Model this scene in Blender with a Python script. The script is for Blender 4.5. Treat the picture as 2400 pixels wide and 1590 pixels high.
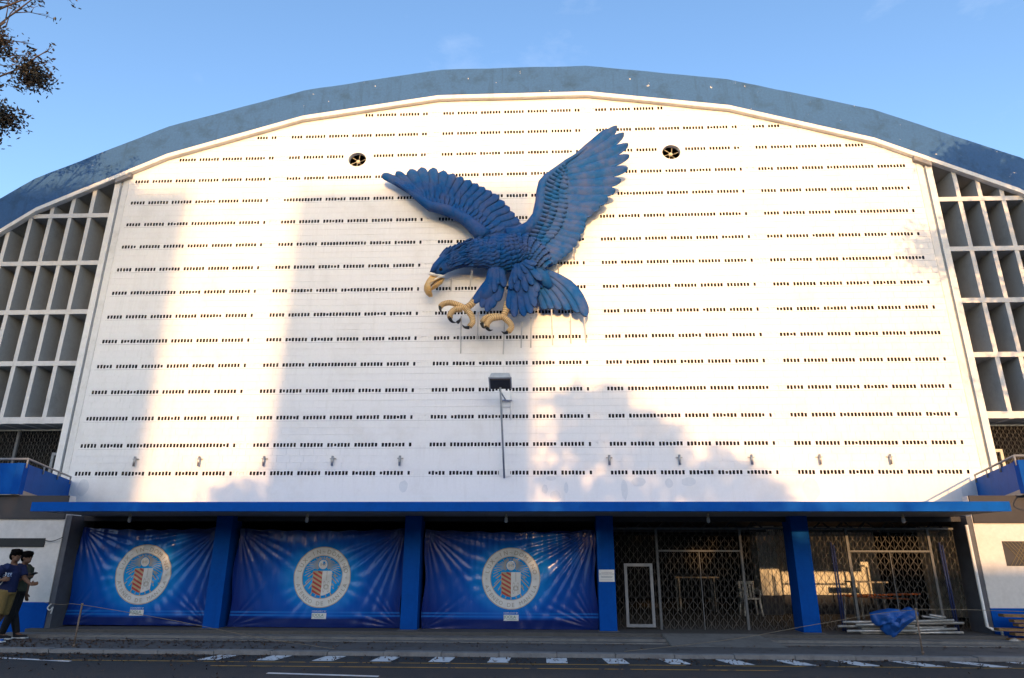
import bpy, math, random
from mathutils import Vector, Matrix

for o in list(bpy.data.objects):
    bpy.data.objects.remove(o)
sc = bpy.context.scene
col = sc.collection
rnd = random.Random(11)

# ---------------------------------------------------------------- camera
cam_d = bpy.data.cameras.new('camera')
cam_d.sensor_width = 36.0
cam_d.lens = 23.25
cam_d.clip_start = 0.1
cam_d.clip_end = 4000
cam = bpy.data.objects.new('camera', cam_d)
col.objects.link(cam)
yaw, pitch, roll = 0.0435, 0.3180, -0.0029
R = Matrix.Rotation(yaw, 3, 'Z') @ Matrix.Rotation(pitch, 3, 'X') @ Matrix.Rotation(roll, 3, 'Y')
right, fwd, up = R.col[0], R.col[1], R.col[2]
M = Matrix.Identity(4)
for i in range(3):
    M[i][0] = right[i]; M[i][1] = up[i]; M[i][2] = -fwd[i]
M[0][3], M[1][3], M[2][3] = 13.612, -19.049, 1.55
cam.matrix_world = M
sc.camera = cam

# ---------------------------------------------------------------- light
SUN_EL = math.radians(10.5)
SUN_AZ = math.radians(0.0)
world = bpy.data.worlds.new('World')
sc.world = world
world.use_nodes = True
nt = world.node_tree
nt.nodes.clear()
wo = nt.nodes.new('ShaderNodeOutputWorld')
bg = nt.nodes.new('ShaderNodeBackground')
sky = nt.nodes.new('ShaderNodeTexSky')
sky.sky_type = 'NISHITA'
sky.sun_disc = False
sky.sun_elevation = SUN_EL
sky.sun_rotation = math.pi
sky.air_density = 1.0
sky.dust_density = 1.3
sky.ozone_density = 1.5
sky.altitude = 50
bg.inputs['Strength'].default_value = 0.15
# a slight violet cast and a few thin wisps of high cloud
tint = nt.nodes.new('ShaderNodeMix'); tint.data_type = 'RGBA'; tint.blend_type = 'MULTIPLY'; tint.inputs[0].default_value = 1.0
tint.inputs[7].default_value = (1.0, .985, 1.05, 1)
hs = nt.nodes.new('ShaderNodeHueSaturation'); hs.inputs['Saturation'].default_value = 1.12
nt.links.new(sky.outputs[0], hs.inputs['Color']); nt.links.new(hs.outputs[0], tint.inputs[6])
gc = nt.nodes.new('ShaderNodeTexCoord')
gm = nt.nodes.new('ShaderNodeMapping'); gm.inputs['Scale'].default_value = (1.0, 1.0, 2.2); nt.links.new(gc.outputs['Generated'], gm.inputs[0])
cn = nt.nodes.new('ShaderNodeTexNoise'); cn.inputs['Scale'].default_value = 4.5; cn.inputs['Detail'].default_value = 9; cn.inputs['Roughness'].default_value = .62
nt.links.new(gm.outputs[0], cn.inputs['Vector'])
cr = nt.nodes.new('ShaderNodeMapRange'); cr.inputs['From Min'].default_value = .58; cr.inputs['From Max'].default_value = .85; cr.inputs['To Max'].default_value = .16
nt.links.new(cn.outputs['Fac'], cr.inputs['Value'])
wc = nt.nodes.new('ShaderNodeMix'); wc.data_type = 'RGBA'; wc.inputs[7].default_value = (3.6, 3.7, 3.9, 1)
nt.links.new(cr.outputs[0], wc.inputs[0]); nt.links.new(tint.outputs[2], wc.inputs[6])
nt.links.new(wc.outputs[2], bg.inputs[0])
nt.links.new(bg.outputs[0], wo.inputs[0])
sun_d = bpy.data.lights.new('sun', 'SUN')
sun_d.energy = 2.0
sun_d.angle = math.radians(0.53)
sun_d.color = (1.0, 0.57, 0.24)
sun = bpy.data.objects.new('sun', sun_d)
sun.rotation_euler = (math.pi / 2 - SUN_EL, 0, 0)
sun.location = (12, -60, 40)
col.objects.link(sun)
vs = sc.view_settings
vs.view_transform = 'Standard'
vs.look = 'None'
vs.gamma = 1
vs.use_curve_mapping = False
vs.exposure = 1.5

# ---------------------------------------------------------------- helpers
class MB:
    def __init__(s):
        s.v, s.f, s.m = [], [], []
        s.mi = 0
    def face(s, pts):
        n = len(s.v)
        s.v += [tuple(p) for p in pts]
        s.f.append(tuple(range(n, n + len(pts)))); s.m.append(s.mi)
    def box(s, x0, x1, y0, y1, z0, z1):
        n = len(s.v)
        s.v += [(x0,y0,z0),(x1,y0,z0),(x1,y1,z0),(x0,y1,z0),(x0,y0,z1),(x1,y0,z1),(x1,y1,z1),(x0,y1,z1)]
        for q in ((0,1,5,4),(1,2,6,5),(2,3,7,6),(3,0,4,7),(4,5,6,7),(3,2,1,0)):
            s.f.append(tuple(n + i for i in q)); s.m.append(s.mi)
    def prism(s, poly, y0, y1):
        """polygon in X,Z (counter-clockwise seen from the front) extruded from y0 back to y1"""
        n = len(s.v); k = len(poly)
        s.v += [(x, y0, z) for x, z in poly] + [(x, y1, z) for x, z in poly]
        s.f.append(tuple(range(n, n + k))); s.m.append(s.mi)
        s.f.append(tuple(range(n + 2 * k - 1, n + k - 1, -1))); s.m.append(s.mi)
        for i in range(k):
            j = (i + 1) % k
            s.f.append((n + i, n + k + i, n + k + j, n + j)); s.m.append(s.mi)
    def zprism(s, poly, z0, z1):
        n = len(s.v); k = len(poly)
        s.v += [(x, y, z0) for x, y in poly] + [(x, y, z1) for x, y in poly]
        s.f.append(tuple(range(n + k - 1, n - 1, -1))); s.m.append(s.mi)
        s.f.append(tuple(range(n + k, n + 2 * k))); s.m.append(s.mi)
        for i in range(k):
            j = (i + 1) % k
            s.f.append((n + i, n + j, n + k + j, n + k + i)); s.m.append(s.mi)
    def tube(s, pts, rad, n=8, sy=1.0):
        pts = [Vector(p) for p in pts]
        if not hasattr(rad, '__len__'): rad = [rad] * len(pts)
        base = len(s.v); k = len(pts)
        ref = None
        for i, p in enumerate(pts):
            d = (pts[min(i + 1, k - 1)] - pts[max(i - 1, 0)]).normalized()
            if ref is None:
                ref = Vector((0, 1, 0)) if abs(d.y) < 0.9 else Vector((1, 0, 0))
            a = d.cross(ref).normalized(); b = a.cross(d).normalized()
            ref = b
            for j in range(n):
                t = 2 * math.pi * j / n
                q = p + a * (math.cos(t) * rad[i]) + b * (math.sin(t) * rad[i] * sy)
                s.v.append(tuple(q))
        for i in range(k - 1):
            for j in range(n):
                j2 = (j + 1) % n
                s.f.append((base + i*n + j, base + i*n + j2, base + (i+1)*n + j2, base + (i+1)*n + j)); s.m.append(s.mi)
        s.f.append(tuple(base + j for j in range(n - 1, -1, -1))); s.m.append(s.mi)
        s.f.append(tuple(base + (k-1)*n + j for j in range(n))); s.m.append(s.mi)
    def bar(s, p, q, w, t, upv=(0, 0, 1)):
        p, q = Vector(p), Vector(q)
        d = (q - p).normalized(); u = Vector(upv)
        if abs(d.dot(u)) > 0.98: u = Vector((0, 1, 0))
        a = d.cross(u).normalized() * (w / 2); b = a.cross(d).normalized() * (t / 2)
        n = len(s.v)
        for c in (p, q):
            s.v += [tuple(c - a - b), tuple(c + a - b), tuple(c + a + b), tuple(c - a + b)]
        for f in ((0,1,5,4),(1,2,6,5),(2,3,7,6),(3,0,4,7),(4,5,6,7),(3,2,1,0)):
            s.f.append(tuple(n + i for i in f)); s.m.append(s.mi)
    def lathe(s, prof, c, n=16, axis='z'):
        base = len(s.v)
        for r, h in prof:
            for j in range(n):
                t = 2 * math.pi * j / n
                if axis == 'z': s.v.append((c[0] + r*math.cos(t), c[1] + r*math.sin(t), c[2] + h))
                else: s.v.append((c[0] + r*math.cos(t), c[1] + h, c[2] - r*math.sin(t)))
        for i in range(len(prof) - 1):
            for j in range(n):
                j2 = (j + 1) % n
                s.f.append((base + i*n + j, base + i*n + j2, base + (i+1)*n + j2, base + (i+1)*n + j)); s.m.append(s.mi)
        s.f.append(tuple(base + j for j in range(n - 1, -1, -1))); s.m.append(s.mi)
        s.f.append(tuple(base + (len(prof)-1)*n + j for j in range(n))); s.m.append(s.mi)
    def bulge(s, poly, y0, th, rings=((1, 0), (.86, .55), (.6, .88), (.3, 1.0))):
        """inflated plate: outline in X,Z at y0, swelling forwards by th"""
        k = len(poly); cx = sum(p[0] for p in poly) / k; cz = sum(p[1] for p in poly) / k
        base = len(s.v)
        for f, h in rings:
            for x, z in poly:
                s.v.append((cx + (x - cx) * f, y0 - th * h, cz + (z - cz) * f))
        for i in range(len(rings) - 1):
            for j in range(k):
                j2 = (j + 1) % k
                s.f.append((base + i*k + j, base + i*k + j2, base + (i+1)*k + j2, base + (i+1)*k + j)); s.m.append(s.mi)
        s.f.append(tuple(base + (len(rings)-1)*k + j for j in range(k))); s.m.append(s.mi)
        s.f.append(tuple(base + j for j in range(k - 1, -1, -1))); s.m.append(s.mi)
    def mesh(s, name, mat, org=(0, 0, 0), smooth=False):
        me = bpy.data.meshes.new(name)
        ox, oy, oz = org
        me.from_pydata([(x - ox, y - oy, z - oz) for x, y, z in s.v], [], s.f)
        mats = mat if isinstance(mat, (list, tuple)) else [mat]
        for m_ in mats: me.materials.append(m_)
        if len(mats) > 1: me.polygons.foreach_set('material_index', s.m)
        if smooth: me.polygons.foreach_set('use_smooth', [True] * len(me.polygons))
        me.update()
        return me
    def build(s, name, mat, parent=None, smooth=False, kind=None, label=None):
        org = root_of(parent) if parent else (0, 0, 0)
        o = bpy.data.objects.new(name, s.mesh(name, mat, org, smooth))
        col.objects.link(o)
        if parent: o.parent = parent
        if kind: o['kind'] = kind
        if label: o['label'] = label
        return o

def root_of(o):
    while o.parent: o = o.parent
    return tuple(o.location)

def thing(name, label, cat, loc=(0, 0, 0), group=None):
    o = bpy.data.objects.new(name, None)
    o.empty_display_size = 0.2
    o.location = loc
    col.objects.link(o)
    o['label'] = label; o['category'] = cat
    if group: o['group'] = group
    return o

def tag(o, label, cat, group=None):
    o['label'] = label; o['category'] = cat
    if group: o['group'] = group
    return o

def structure(name, mb, mat):
    o = mb.build(name, mat); o['kind'] = 'structure'
    return o

# ---------------------------------------------------------------- materials
def new_mat(name):
    m = bpy.data.materials.new(name); m.use_nodes = True
    n = m.node_tree; n.nodes.clear()
    out = n.nodes.new('ShaderNodeOutputMaterial'); b = n.nodes.new('ShaderNodeBsdfPrincipled')
    n.links.new(b.outputs[0], out.inputs[0])
    return m, n, b

def noise(n, scale, detail=5, rough=.6, stretch=None, coord='Object'):
    tc = n.nodes.new('ShaderNodeTexCoord')
    t = n.nodes.new('ShaderNodeTexNoise')
    t.inputs['Scale'].default_value = scale; t.inputs['Detail'].default_value = detail; t.inputs['Roughness'].default_value = rough
    src = n.nodes.new('ShaderNodeNewGeometry').outputs['Position'] if coord == 'World' else tc.outputs[coord]
    if stretch:
        mp = n.nodes.new('ShaderNodeMapping'); mp.inputs['Scale'].default_value = stretch
        n.links.new(src, mp.inputs[0]); src = mp.outputs[0]
    n.links.new(src, t.inputs['Vector'])
    return t.outputs['Fac']

def ramp(n, fac, a, b):
    r = n.nodes.new('ShaderNodeMapRange'); r.clamp = True
    r.inputs['From Min'].default_value = a; r.inputs['From Max'].default_value = b
    n.links.new(fac, r.inputs['Value'])
    return r.outputs[0]

def mix(n, fac, a, b):
    m = n.nodes.new('ShaderNodeMix'); m.data_type = 'RGBA'
    for sock, val in ((m.inputs[6], a), (m.inputs[7], b)):
        if isinstance(val, tuple): sock.default_value = (*val, 1)
        else: n.links.new(val, sock)
    if isinstance(fac, (int, float)): m.inputs[0].default_value = fac
    else: n.links.new(fac, m.inputs[0])
    return m.outputs[2]

def mathn(n, op, a, b):
    m = n.nodes.new('ShaderNodeMath'); m.operation = op
    for s_, v_ in ((m.inputs[0], a), (m.inputs[1], b)):
        if isinstance(v_, (int, float)): s_.default_value = v_
        else: n.links.new(v_, s_)
    return m.outputs[0]

def bump(n, b, fac, strength, dist=.02):
    bp = n.nodes.new('ShaderNodeBump'); bp.inputs['Strength'].default_value = strength; bp.inputs['Distance'].default_value = dist
    n.links.new(fac, bp.inputs['Height']); n.links.new(bp.outputs[0], b.inputs['Normal'])

def plain(name, colr, rough=.6, var=.15, scale=6, metal=0, bumpy=0, spec=.4):
    m, n, b = new_mat(name)
    f = noise(n, scale)
    c = mix(n, ramp(n, f, .3, .7), tuple(max(0, x * (1 - var)) for x in colr), tuple(min(1, x * (1 + var)) for x in colr))
    n.links.new(c, b.inputs['Base Color'])
    b.inputs['Roughness'].default_value = rough; b.inputs['Metallic'].default_value = metal
    b.inputs['Specular IOR Level'].default_value = spec
    if bumpy: bump(n, b, noise(n, scale * 6), bumpy)
    return m

def stained(name, colr, stain, rough=.7, amount=.5, streak=True, fine=.08, chips=None, big=1.2, spec=.3, chip_t=.735, vents=False):
    """painted masonry: slow blotches, rain streaks, fine grain, optional chips to a paler ground"""
    m, n, b = new_mat(name)
    c = mix(n, ramp(n, noise(n, 14, 6, coord='World'), .25, .75), tuple(x * (1 - fine) for x in colr), tuple(min(1, x * (1 + fine)) for x in colr))
    f = ramp(n, noise(n, big, 8, .68, coord='World'), .5, .72)
    if streak:
        st = ramp(n, noise(n, 1.0, 6, .7, stretch=(3.2, 1, .28), coord='World'), .54, .74)
        f = mathn(n, 'MAXIMUM', f, mathn(n, 'MULTIPLY', st, .8))
    if vents:   # rain streaks hanging below each row of vents
        sp = n.nodes.new('ShaderNodeSeparateXYZ'); n.links.new(n.nodes.new('ShaderNodeNewGeometry').outputs['Position'], sp.inputs[0])
        fr_ = mathn(n, 'FRACT', mathn(n, 'DIVIDE', mathn(n, 'SUBTRACT', sp.outputs[2], 3.80 - .8128 * 8), .8128), 0)
        below = mathn(n, 'MULTIPLY', ramp(n, fr_, .35, .92), ramp(n, noise(n, 1.0, 5, .75, stretch=(9.0, 1, .35), coord='World'), .50, .72))
        f = mathn(n, 'MAXIMUM', f, below)
    c = mix(n, mathn(n, 'MULTIPLY', f, amount), c, stain)
    if chips:
        ch = ramp(n, noise(n, 3.4, 6, .72, coord='World'), chip_t, chip_t + .012)
        c = mix(n, ch, c, chips)
    n.links.new(c, b.inputs['Base Color'])
    b.inputs['Roughness'].default_value = rough; b.inputs['Specular IOR Level'].default_value = spec
    bump(n, b, noise(n, 30, 5), .12, .01)
    return m

MAT = {}
MAT['wall'] = stained('white_wall_paint', (.82, .81, .785), (.56, .53, .47), .75, .36, True, .025, big=.7, vents=True)
MAT['patch'] = plain('grey_touch_up_paint', (.69, .70, .695), .8, .05, 8)
MAT['trim'] = stained('white_trim_paint', (.74, .73, .70), (.42, .40, .36), .8, .45, True, .05, big=2.0)
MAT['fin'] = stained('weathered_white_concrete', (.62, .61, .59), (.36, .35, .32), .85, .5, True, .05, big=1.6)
MAT['roofblue'] = stained('faded_blue_roof_paint', (.036, .105, .25), (.02, .056, .11), .8, .75, True, .12, chips=(.72, .66, .52), big=1.5, chip_t=.685)
MAT['blue'] = stained('blue_gloss_paint', (.003, .070, .34), (.003, .042, .19), .6, .5, True, .08, big=2.0, spec=.04)
MAT['bluefascia'] = stained('scuffed_blue_fascia_paint', (.004, .085, .38), (.004, .048, .21), .55, .5, True, .08, chips=(.5, .55, .6), big=2.0, chip_t=.745, spec=.04)
MAT['soffit'] = stained('soffit_grey', (.30, .285, .27), (.16, .15, .14), .9, .5, False, .06)
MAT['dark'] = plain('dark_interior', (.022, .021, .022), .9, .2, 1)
MAT['beam_and_shade'] = plain('dark_beam_and_shade_paint', (.05, .048, .05), .9, .2, 1)  # dark beams and ceiling, also the painted shade along the side wall heads
MAT['concrete'] = stained('grey_step_concrete', (.17, .165, .155), (.07, .066, .062), .85, .7, True, .12, big=2.4)
MAT['pave'] = stained('pavement_concrete', (.11, .103, .098), (.045, .042, .039), .9, .7, False, .15, big=1.6)
MAT['kerb'] = stained('kerb_concrete', (.22, .21, .20), (.12, .11, .11), .9, .8, False, .15, big=3)
MAT['white_line'] = stained('worn_white_road_paint', (.62, .61, .60), (.30, .29, .29), .8, .5, False, .1, big=3)
MAT['yellow_line'] = stained('worn_yellow_road_paint', (.42, .24, .05), (.12, .09, .06), .8, .8, False, .1, chips=(.055, .053, .053), big=3, chip_t=.56)
MAT['steel'] = plain('galvanised_steel', (.36, .36, .35), .42, .25, 9, metal=.75)
MAT['lattice'] = plain('folding_gate_steel', (.075, .07, .062), .55, .25, 9)
MAT['greysteel'] = plain('grey_painted_steel', (.24, .26, .28), .5, .15, 6)
MAT['railgrey'] = plain('grey_rail_paint', (.22, .23, .24), .5, .15, 6)
MAT['black'] = plain('black', (.012, .012, .013), .5, .2, 5)
MAT['whiteplastic'] = plain('white_plastic', (.72, .72, .70), .4, .05, 5)
MAT['cream'] = plain('cream_blade_paint', (.55, .49, .36), .5, .1, 6)
MAT['rust'] = plain('rusty_pipe', (.20, .14, .10), .8, .4, 12)

def asphalt():
    m, n, b = new_mat('asphalt')
    c = mix(n, ramp(n, noise(n, 90, 4), .3, .7), (.014, .014, .015), (.034, .033, .034))
    c = mix(n, mathn(n, 'MULTIPLY', ramp(n, noise(n, .55, 7, .65), .45, .75), .6), c, (.06, .055, .052))
    n.links.new(c, b.inputs['Base Color'])
    b.inputs['Roughness'].default_value = .85
    bump(n, b, noise(n, 160, 3), .5, .006)
    return m
MAT['asphalt'] = asphalt()
# ================================================================ the ground
mb = MB(); mb.face([(-900, -900, -.06), (900, -900, -.06), (900, 900, -.06), (-900, 900, -.06)])
structure('road', mb, MAT['asphalt'])
mb = MB(); mb.box(-40, 60, -6.62, 8, -.30, 0.0)
structure('pavement', mb, MAT['pave'])
kerb = MB()
x = -40.0
while x < 60:
    w = .98 + rnd.uniform(-.01, .01)
    dz = rnd.uniform(-.012, .004); dy = rnd.uniform(-.012, .012)
    kerb.prism([(x, -.28), (x + w - .012, -.28), (x + w - .012, .006 + dz), (x, .006 + dz)], -6.80 + dy, -6.625)
    x += w
structure('kerb', kerb, MAT['kerb'])
mb = MB()
for k in range(-6, 12):
    xc = 13.84 + .93 * k; w = .17
    sk = (.055 if k > 0 else .02) * (xc - 13.84)
    mb.face([(xc + sk - w, -7.42, -.056), (xc + sk + w, -7.42, -.056), (xc + w, -6.86, -.056), (xc - w, -6.86, -.056)])
structure('crossing_stripes', mb, MAT['white_line'])
mb = MB()
mb.face([(5.5, -7.62, -.056), (26, -7.50, -.056), (26, -7.45, -.056), (5.5, -7.56, -.056)])
mb.face([(8.5, -8.03, -.056), (17.2, -7.98, -.056), (17.2, -7.92, -.056), (8.5, -7.97, -.056)])
structure('yellow_road_lines', mb, MAT['yellow_line'])
mb = MB()
for (x0, y0, x1, y1) in ((4.2, -7.32, 6.07, -7.71), (9.63, -8.62, 11.3, -8.80)):
    mb.face([(x0, y0 - .05, -.056), (x1, y1 - .05, -.056), (x1, y1 + .05, -.056), (x0, y0 + .05, -.056)])
structure('white_lane_dashes', mb, MAT['white_line'])

# ================================================================ the arena
CX = 12.8
LOV = [(2.58, 16.65), (7.25, 15.95), (11.78, 14.55), (15.92, 12.58), (19.7, 9.75), (23.5, 6.4)]
UPV = [(2.51, 17.72), (7.30, 17.00), (11.91, 15.65), (16.22, 13.69), (20.2, 10.85), (24.2, 7.5)]
def arch(vs_):
    return [(CX - a, z) for a, z in reversed(vs_)] + [(CX + a, z) for a, z in vs_]
LO, UP = arch(LOV), arch(UPV)
def zat(poly, x):
    for (x0, z0), (x1, z1) in zip(poly, poly[1:]):
        if x0 <= x <= x1: return z0 + (z1 - z0) * (x - x0) / (x1 - x0)
    return 0
def clip_arch(poly, lim, dz=0.0):
    """keep the part of a convex X,Z polygon under the arch line"""
    for (x0, z0), (x1, z1) in zip(lim, lim[1:]):
        out = []
        def side(p): return (z0 + dz) + (z1 - z0) * (p[0] - x0) / (x1 - x0) - p[1]
        for i in range(len(poly)):
            a, b = poly[i], poly[(i + 1) % len(poly)]
            sa, sb = side(a), side(b)
            if sa >= 0: out.append(a)
            if sa * sb < 0:
                t = sa / (sa - sb); out.append((a[0] + (b[0]-a[0])*t, a[1] + (b[1]-a[1])*t))
        poly = out
        if len(poly) < 3: return []
    return poly

arena = thing('arena_building', 'huge white arched gymnasium with blue roof edge and rows of small vent holes', 'building', (CX, 0, 0))
XL, XR = -.20, 25.80
CH = .2032
Z0 = 3.82
FANS = [(7.54, 14.26), (18.04, 14.28)]
def spans(k):
    s = [(XL, XR)]
    if 50 <= k <= 53:
        for fx, fz in FANS:
            n_ = []
            for a, b in s:
                if a < fx - .4 < b: n_ += [(a, fx - .4), (fx + .4, b)]
                else: n_.append((a, b))
            s = n_
    return s

base = MB()
base.box(XL, XR, 0.0, .15, 2.5, Z0 - CH / 2)
rest = MB(); big = []
backing = MB()
for k in range(1, 64):
    zc = Z0 + CH * k; z0, z1 = zc - CH / 2, zc + CH / 2
    if k % 4 == 0 and k <= 60: continue
    for a, b in spans(k):
        pl = clip_arch([(a, z0), (b, z0), (b, z1), (a, z1)], LO, .05)
        if pl: backing.prism(pl, .010, .15)
        off = (.2 if k % 2 else 0.0) + .07 * math.sin(k * 2.1)
        i0 = math.floor((a - off) / .4) - 1
        x = off + i0 * .4
        while x < b:
            xa, xb = max(a, x) + .0035, min(b, x + .4) - .0035
            if xb - xa > .05:
                p = clip_arch([(xa, z0 + .003), (xb, z0 + .003), (xb, z1 - .003), (xa, z1 - .003)], LO, .02)
                if len(p) >= 3:
                    if abs(xb - xa - .393) < 1e-6 and len(big) < 300 and len(p) == 4:
                        big.append(((xa + xb) / 2, zc))
                    else:
                        rest.prism(p, rnd.uniform(-.0015, .0015), .0095)
            x += .4
bw = base.build('block_wall', MAT['wall'], arena)
backing.build('wall_backing', MAT['wall'], bw)
rest.build('upper_blocks', MAT['wall'], bw, kind='stuff')
one = MB(); one.box(-.1965, .1965, 0, .0095, -CH / 2 + .003, CH / 2 - .003)
one_me = one.mesh('block', MAT['wall'])
for (bx, bz) in big:
    o = bpy.data.objects.new('block', one_me); col.objects.link(o); o.parent = bw
    o.location = (bx - CX, rnd.uniform(-.0015, .0015), bz)

MAT['reveal'] = plain('shaded_hole_inside', (.035, .033, .031), .95, .2, 12)  # hole sides near black: shade of the recess put into the colour
# rows of vent blocks, every fourth course
GAPS = {5,13,21,29,37,45,57,65,73,81,89,97,109,117,125,133,141,149,161,169,177,185,193,201,213,221,229,237,245,253}
SEALED = set(range(47, 52)) | set(range(99, 104)) | set(range(151, 156)) | set(range(203, 208))
def cell(m, x0, x1, z0, z1, hole, depth=.14):
    hx0, hx1, hz0, hz1 = hole
    m.face([(x0,0,z0),(x1,0,z0),(hx1,0,hz0),(hx0,0,hz0)]); m.face([(x1,0,z0),(x1,0,z1),(hx1,0,hz1),(hx1,0,hz0)])
    m.face([(x1,0,z1),(x0,0,z1),(hx0,0,hz1),(hx1,0,hz1)]); m.face([(x0,0,z1),(x0,0,z0),(hx0,0,hz0),(hx0,0,hz1)])
    h = [(hx0,hz0),(hx1,hz0),(hx1,hz1),(hx0,hz1)]
    for i in range(4):
        a, b = h[i], h[(i+1) % 4]
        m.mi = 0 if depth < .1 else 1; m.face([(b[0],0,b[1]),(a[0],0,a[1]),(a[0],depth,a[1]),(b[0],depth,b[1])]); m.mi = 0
    return h
for r in range(16):
    k = 4 * r; zc = Z0 + CH * k; z0, z1 = zc - CH / 2 + .002, zc + CH / 2 - .002
    m = MB(); rr = random.Random(r)
    gaps = set(GAPS)
    for g in list(GAPS):
        if rr.random() < .07: gaps.discard(g)
    shift = rr.choice((0, 0, 0, -1)) if r > 10 else 0
    for a, b in spans(k):
        x = a
        u = math.floor(a * 10 + .5)
        while x < b - 1e-6:
            xe = min(b, (u + 1) * .1 - .02)
            uu = u
            if xe - x < .03 and xe < b - 1e-6: u += 1; continue
            q = clip_arch([(x, z0), (xe, z0), (xe, z1), (x, z1)], LO, .05)
            ok = len(q) == 4 and abs(q[2][1] - z1) < 1e-6 and zat(LO, (x + xe) / 2) - z1 > .16
            if len(q) >= 3:
                if ok and 0 <= uu <= 254 and (uu - shift) not in gaps and xe - x > .09:
                    w = rr.uniform(.031, .035); h = rr.uniform(.052, .059)
                    if rr.random() < .05: h *= .75
                    cx_ = (x + xe) / 2 + rr.uniform(-.003, .003); cz_ = zc + rr.uniform(-.004, .004)
                    hole = (cx_ - w, cx_ + w, cz_ - h, cz_ + h)
                    sealed = uu in SEALED
                    dep = rr.uniform(.010, .03) if sealed else .14
                    hh = cell(m, x, xe, z0, z1, hole, dep)
                    if sealed: m.face([(p[0], dep, p[1]) for p in hh])
                else:
                    m.face([(p[0], 0, p[1]) for p in q])
            x = xe; u += 1
    m.build('vent_course', [MAT['wall'], MAT['reveal']], bw, kind='stuff')

# fan openings and fans
for fx, fz in FANS:
    z0, z1 = Z0 + CH * 49.5, Z0 + CH * 53.5
    m = MB(); N = 40
    circ = [(fx + .30 * math.cos(2*math.pi*i/N), fz + .27 * math.sin(2*math.pi*i/N)) for i in range(N)]
    def sq(i):
        c, s_ = math.cos(2*math.pi*i/N), math.sin(2*math.pi*i/N)
        t = min(.4 / abs(c) if abs(c) > 1e-6 else 9, ((z1 - fz) if s_ > 0 else (fz - z0)) / abs(s_) if abs(s_) > 1e-6 else 9)
        return (fx + t * c, fz + t * s_)
    corners = [(fx-.4, z0), (fx+.4, z0), (fx+.4, z1), (fx-.4, z1)]
    for i in range(N):
        a, b = circ[i], circ[(i+1) % N]; A, B = sq(i), sq((i+1) % N)
        pts = [a, A]
        for cxn, czn in corners:
            if (abs(A[0]-cxn) < 1e-4) != (abs(B[0]-cxn) < 1e-4) and (abs(A[1]-czn) < 1e-4) != (abs(B[1]-czn) < 1e-4): pts.append((cxn, czn))
        pts += [B, b]
        m.face([(p[0], 0.001, p[1]) for p in pts])
        m.face([(a[0], 0.001, a[1]), (b[0], 0.001, b[1]), (b[0], .32, b[1]), (a[0], .32, a[1])])
    m.build('fan_surround', MAT['wall'], arena)
    m = MB(); m.lathe([(.29, .15), (.29, .30), (.27, .30), (.27, .15)], (fx, 0, fz), 32, 'y')
    fan = m.build('exhaust_fan', MAT['black'], arena, smooth=True)
    m = MB(); m.lathe([(.0, .09), (.045, .10), (.07, .13), (.075, .20)], (fx, 0, fz), 20, 'y'); m.build('hub', MAT['cream'], fan, smooth=True)
    for j in range(6):
        t = math.radians(90 + 60 * j + (0 if fx < 10 else -6)); c, s_ = math.cos(t), math.sin(t)
        m = MB(); q = []
        for rr_, hw, tw in ((.06, .035, .02), (.26, .045, .028)):
            for sgn in (-1, 1):
                q.append((fx + c*rr_ - s_*hw*sgn, .165 + tw*sgn, fz + s_*rr_ + c*hw*sgn))
        m.face([q[0], q[1], q[3], q[2]]); m.face([(p[0], p[1]+.006, p[2]) for p in (q[2], q[3], q[1], q[0])])
        m.build('blade', MAT['cream'], fan)

# touch-up patches at the foot of the wall
def blob(cx, cz, rx, rz, sd, flat=False):
    r2 = random.Random(sd); return [(cx + rx*(1+r2.uniform(-.12,.12))*math.cos(t), cz + rz*(1+r2.uniform(-.12,.12))*math.sin(t)) for t in [2*math.pi*i/14 for i in range(14)]]
for i, (px_, pz_, rx_, rz_) in enumerate([(.32, 3.43, .17, .24), (9.7, 3.44, .13, .17), (13.72, 3.36, .085, .13), (14.02, 3.18, .15, .14), (14.32, 3.4, .065, .15), (16.35, 3.55, .20, .13), (17.2, 3.52, .11, .13), (17.75, 3.56, .21, .13), (15.95, 3.35, .1, .28), (21.1, 3.36, .23, .32), (13.9, 3.66, .14, .06), (25.35, 3.3, .2, .3)]):
    m = MB(); m.prism(blob(px_, pz_, rx_, rz_, i), -.0025, .0)
    m.build('paint_patch', MAT['patch'], bw)

# edge pilasters with their groove
for sx, a in ((-1, XL), (1, XR)):
    m = MB()
    def bx(x0, x1, y0, y1, z0, z1): m.box(min(x0, x1), max(x0, x1), y0, y1, z0, z1)
    zt = zat(LO, a + sx * .3)
    bx(a, a + sx*.20, -.015, .15, 2.4, zt); bx(a + sx*.20, a + sx*.27, .055, .15, 2.4, zt - .02); bx(a + sx*.27, a + sx*.46, -.04, 1.0, 2.4, zt - .06)
    m.build('edge_pilaster', MAT['trim'], arena)
    m = MB(); m.tube([(a + sx*.235, .03, 2.6), (a + sx*.235, .03, zt - .4)], .028, 8); m.build('downpipe', MAT['greysteel'], arena, smooth=True)
    m = MB(); q = [(a - sx*.08, zat(LO, a - sx*.08) - .30), (a + sx*.42, zat(LO, a + sx*.42) - .30)]
    pl = [(q[0][0], q[0][1]), (q[1][0], q[1][1]), (q[1][0], q[1][1] + .16), (q[0][0], q[0][1] + .16)]
    if sx < 0: pl = [pl[1], pl[0], pl[3], pl[2]]
    m.prism(pl, -.14, 0.0); m.build('gutter_box', MAT['soffit'], arena)

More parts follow.
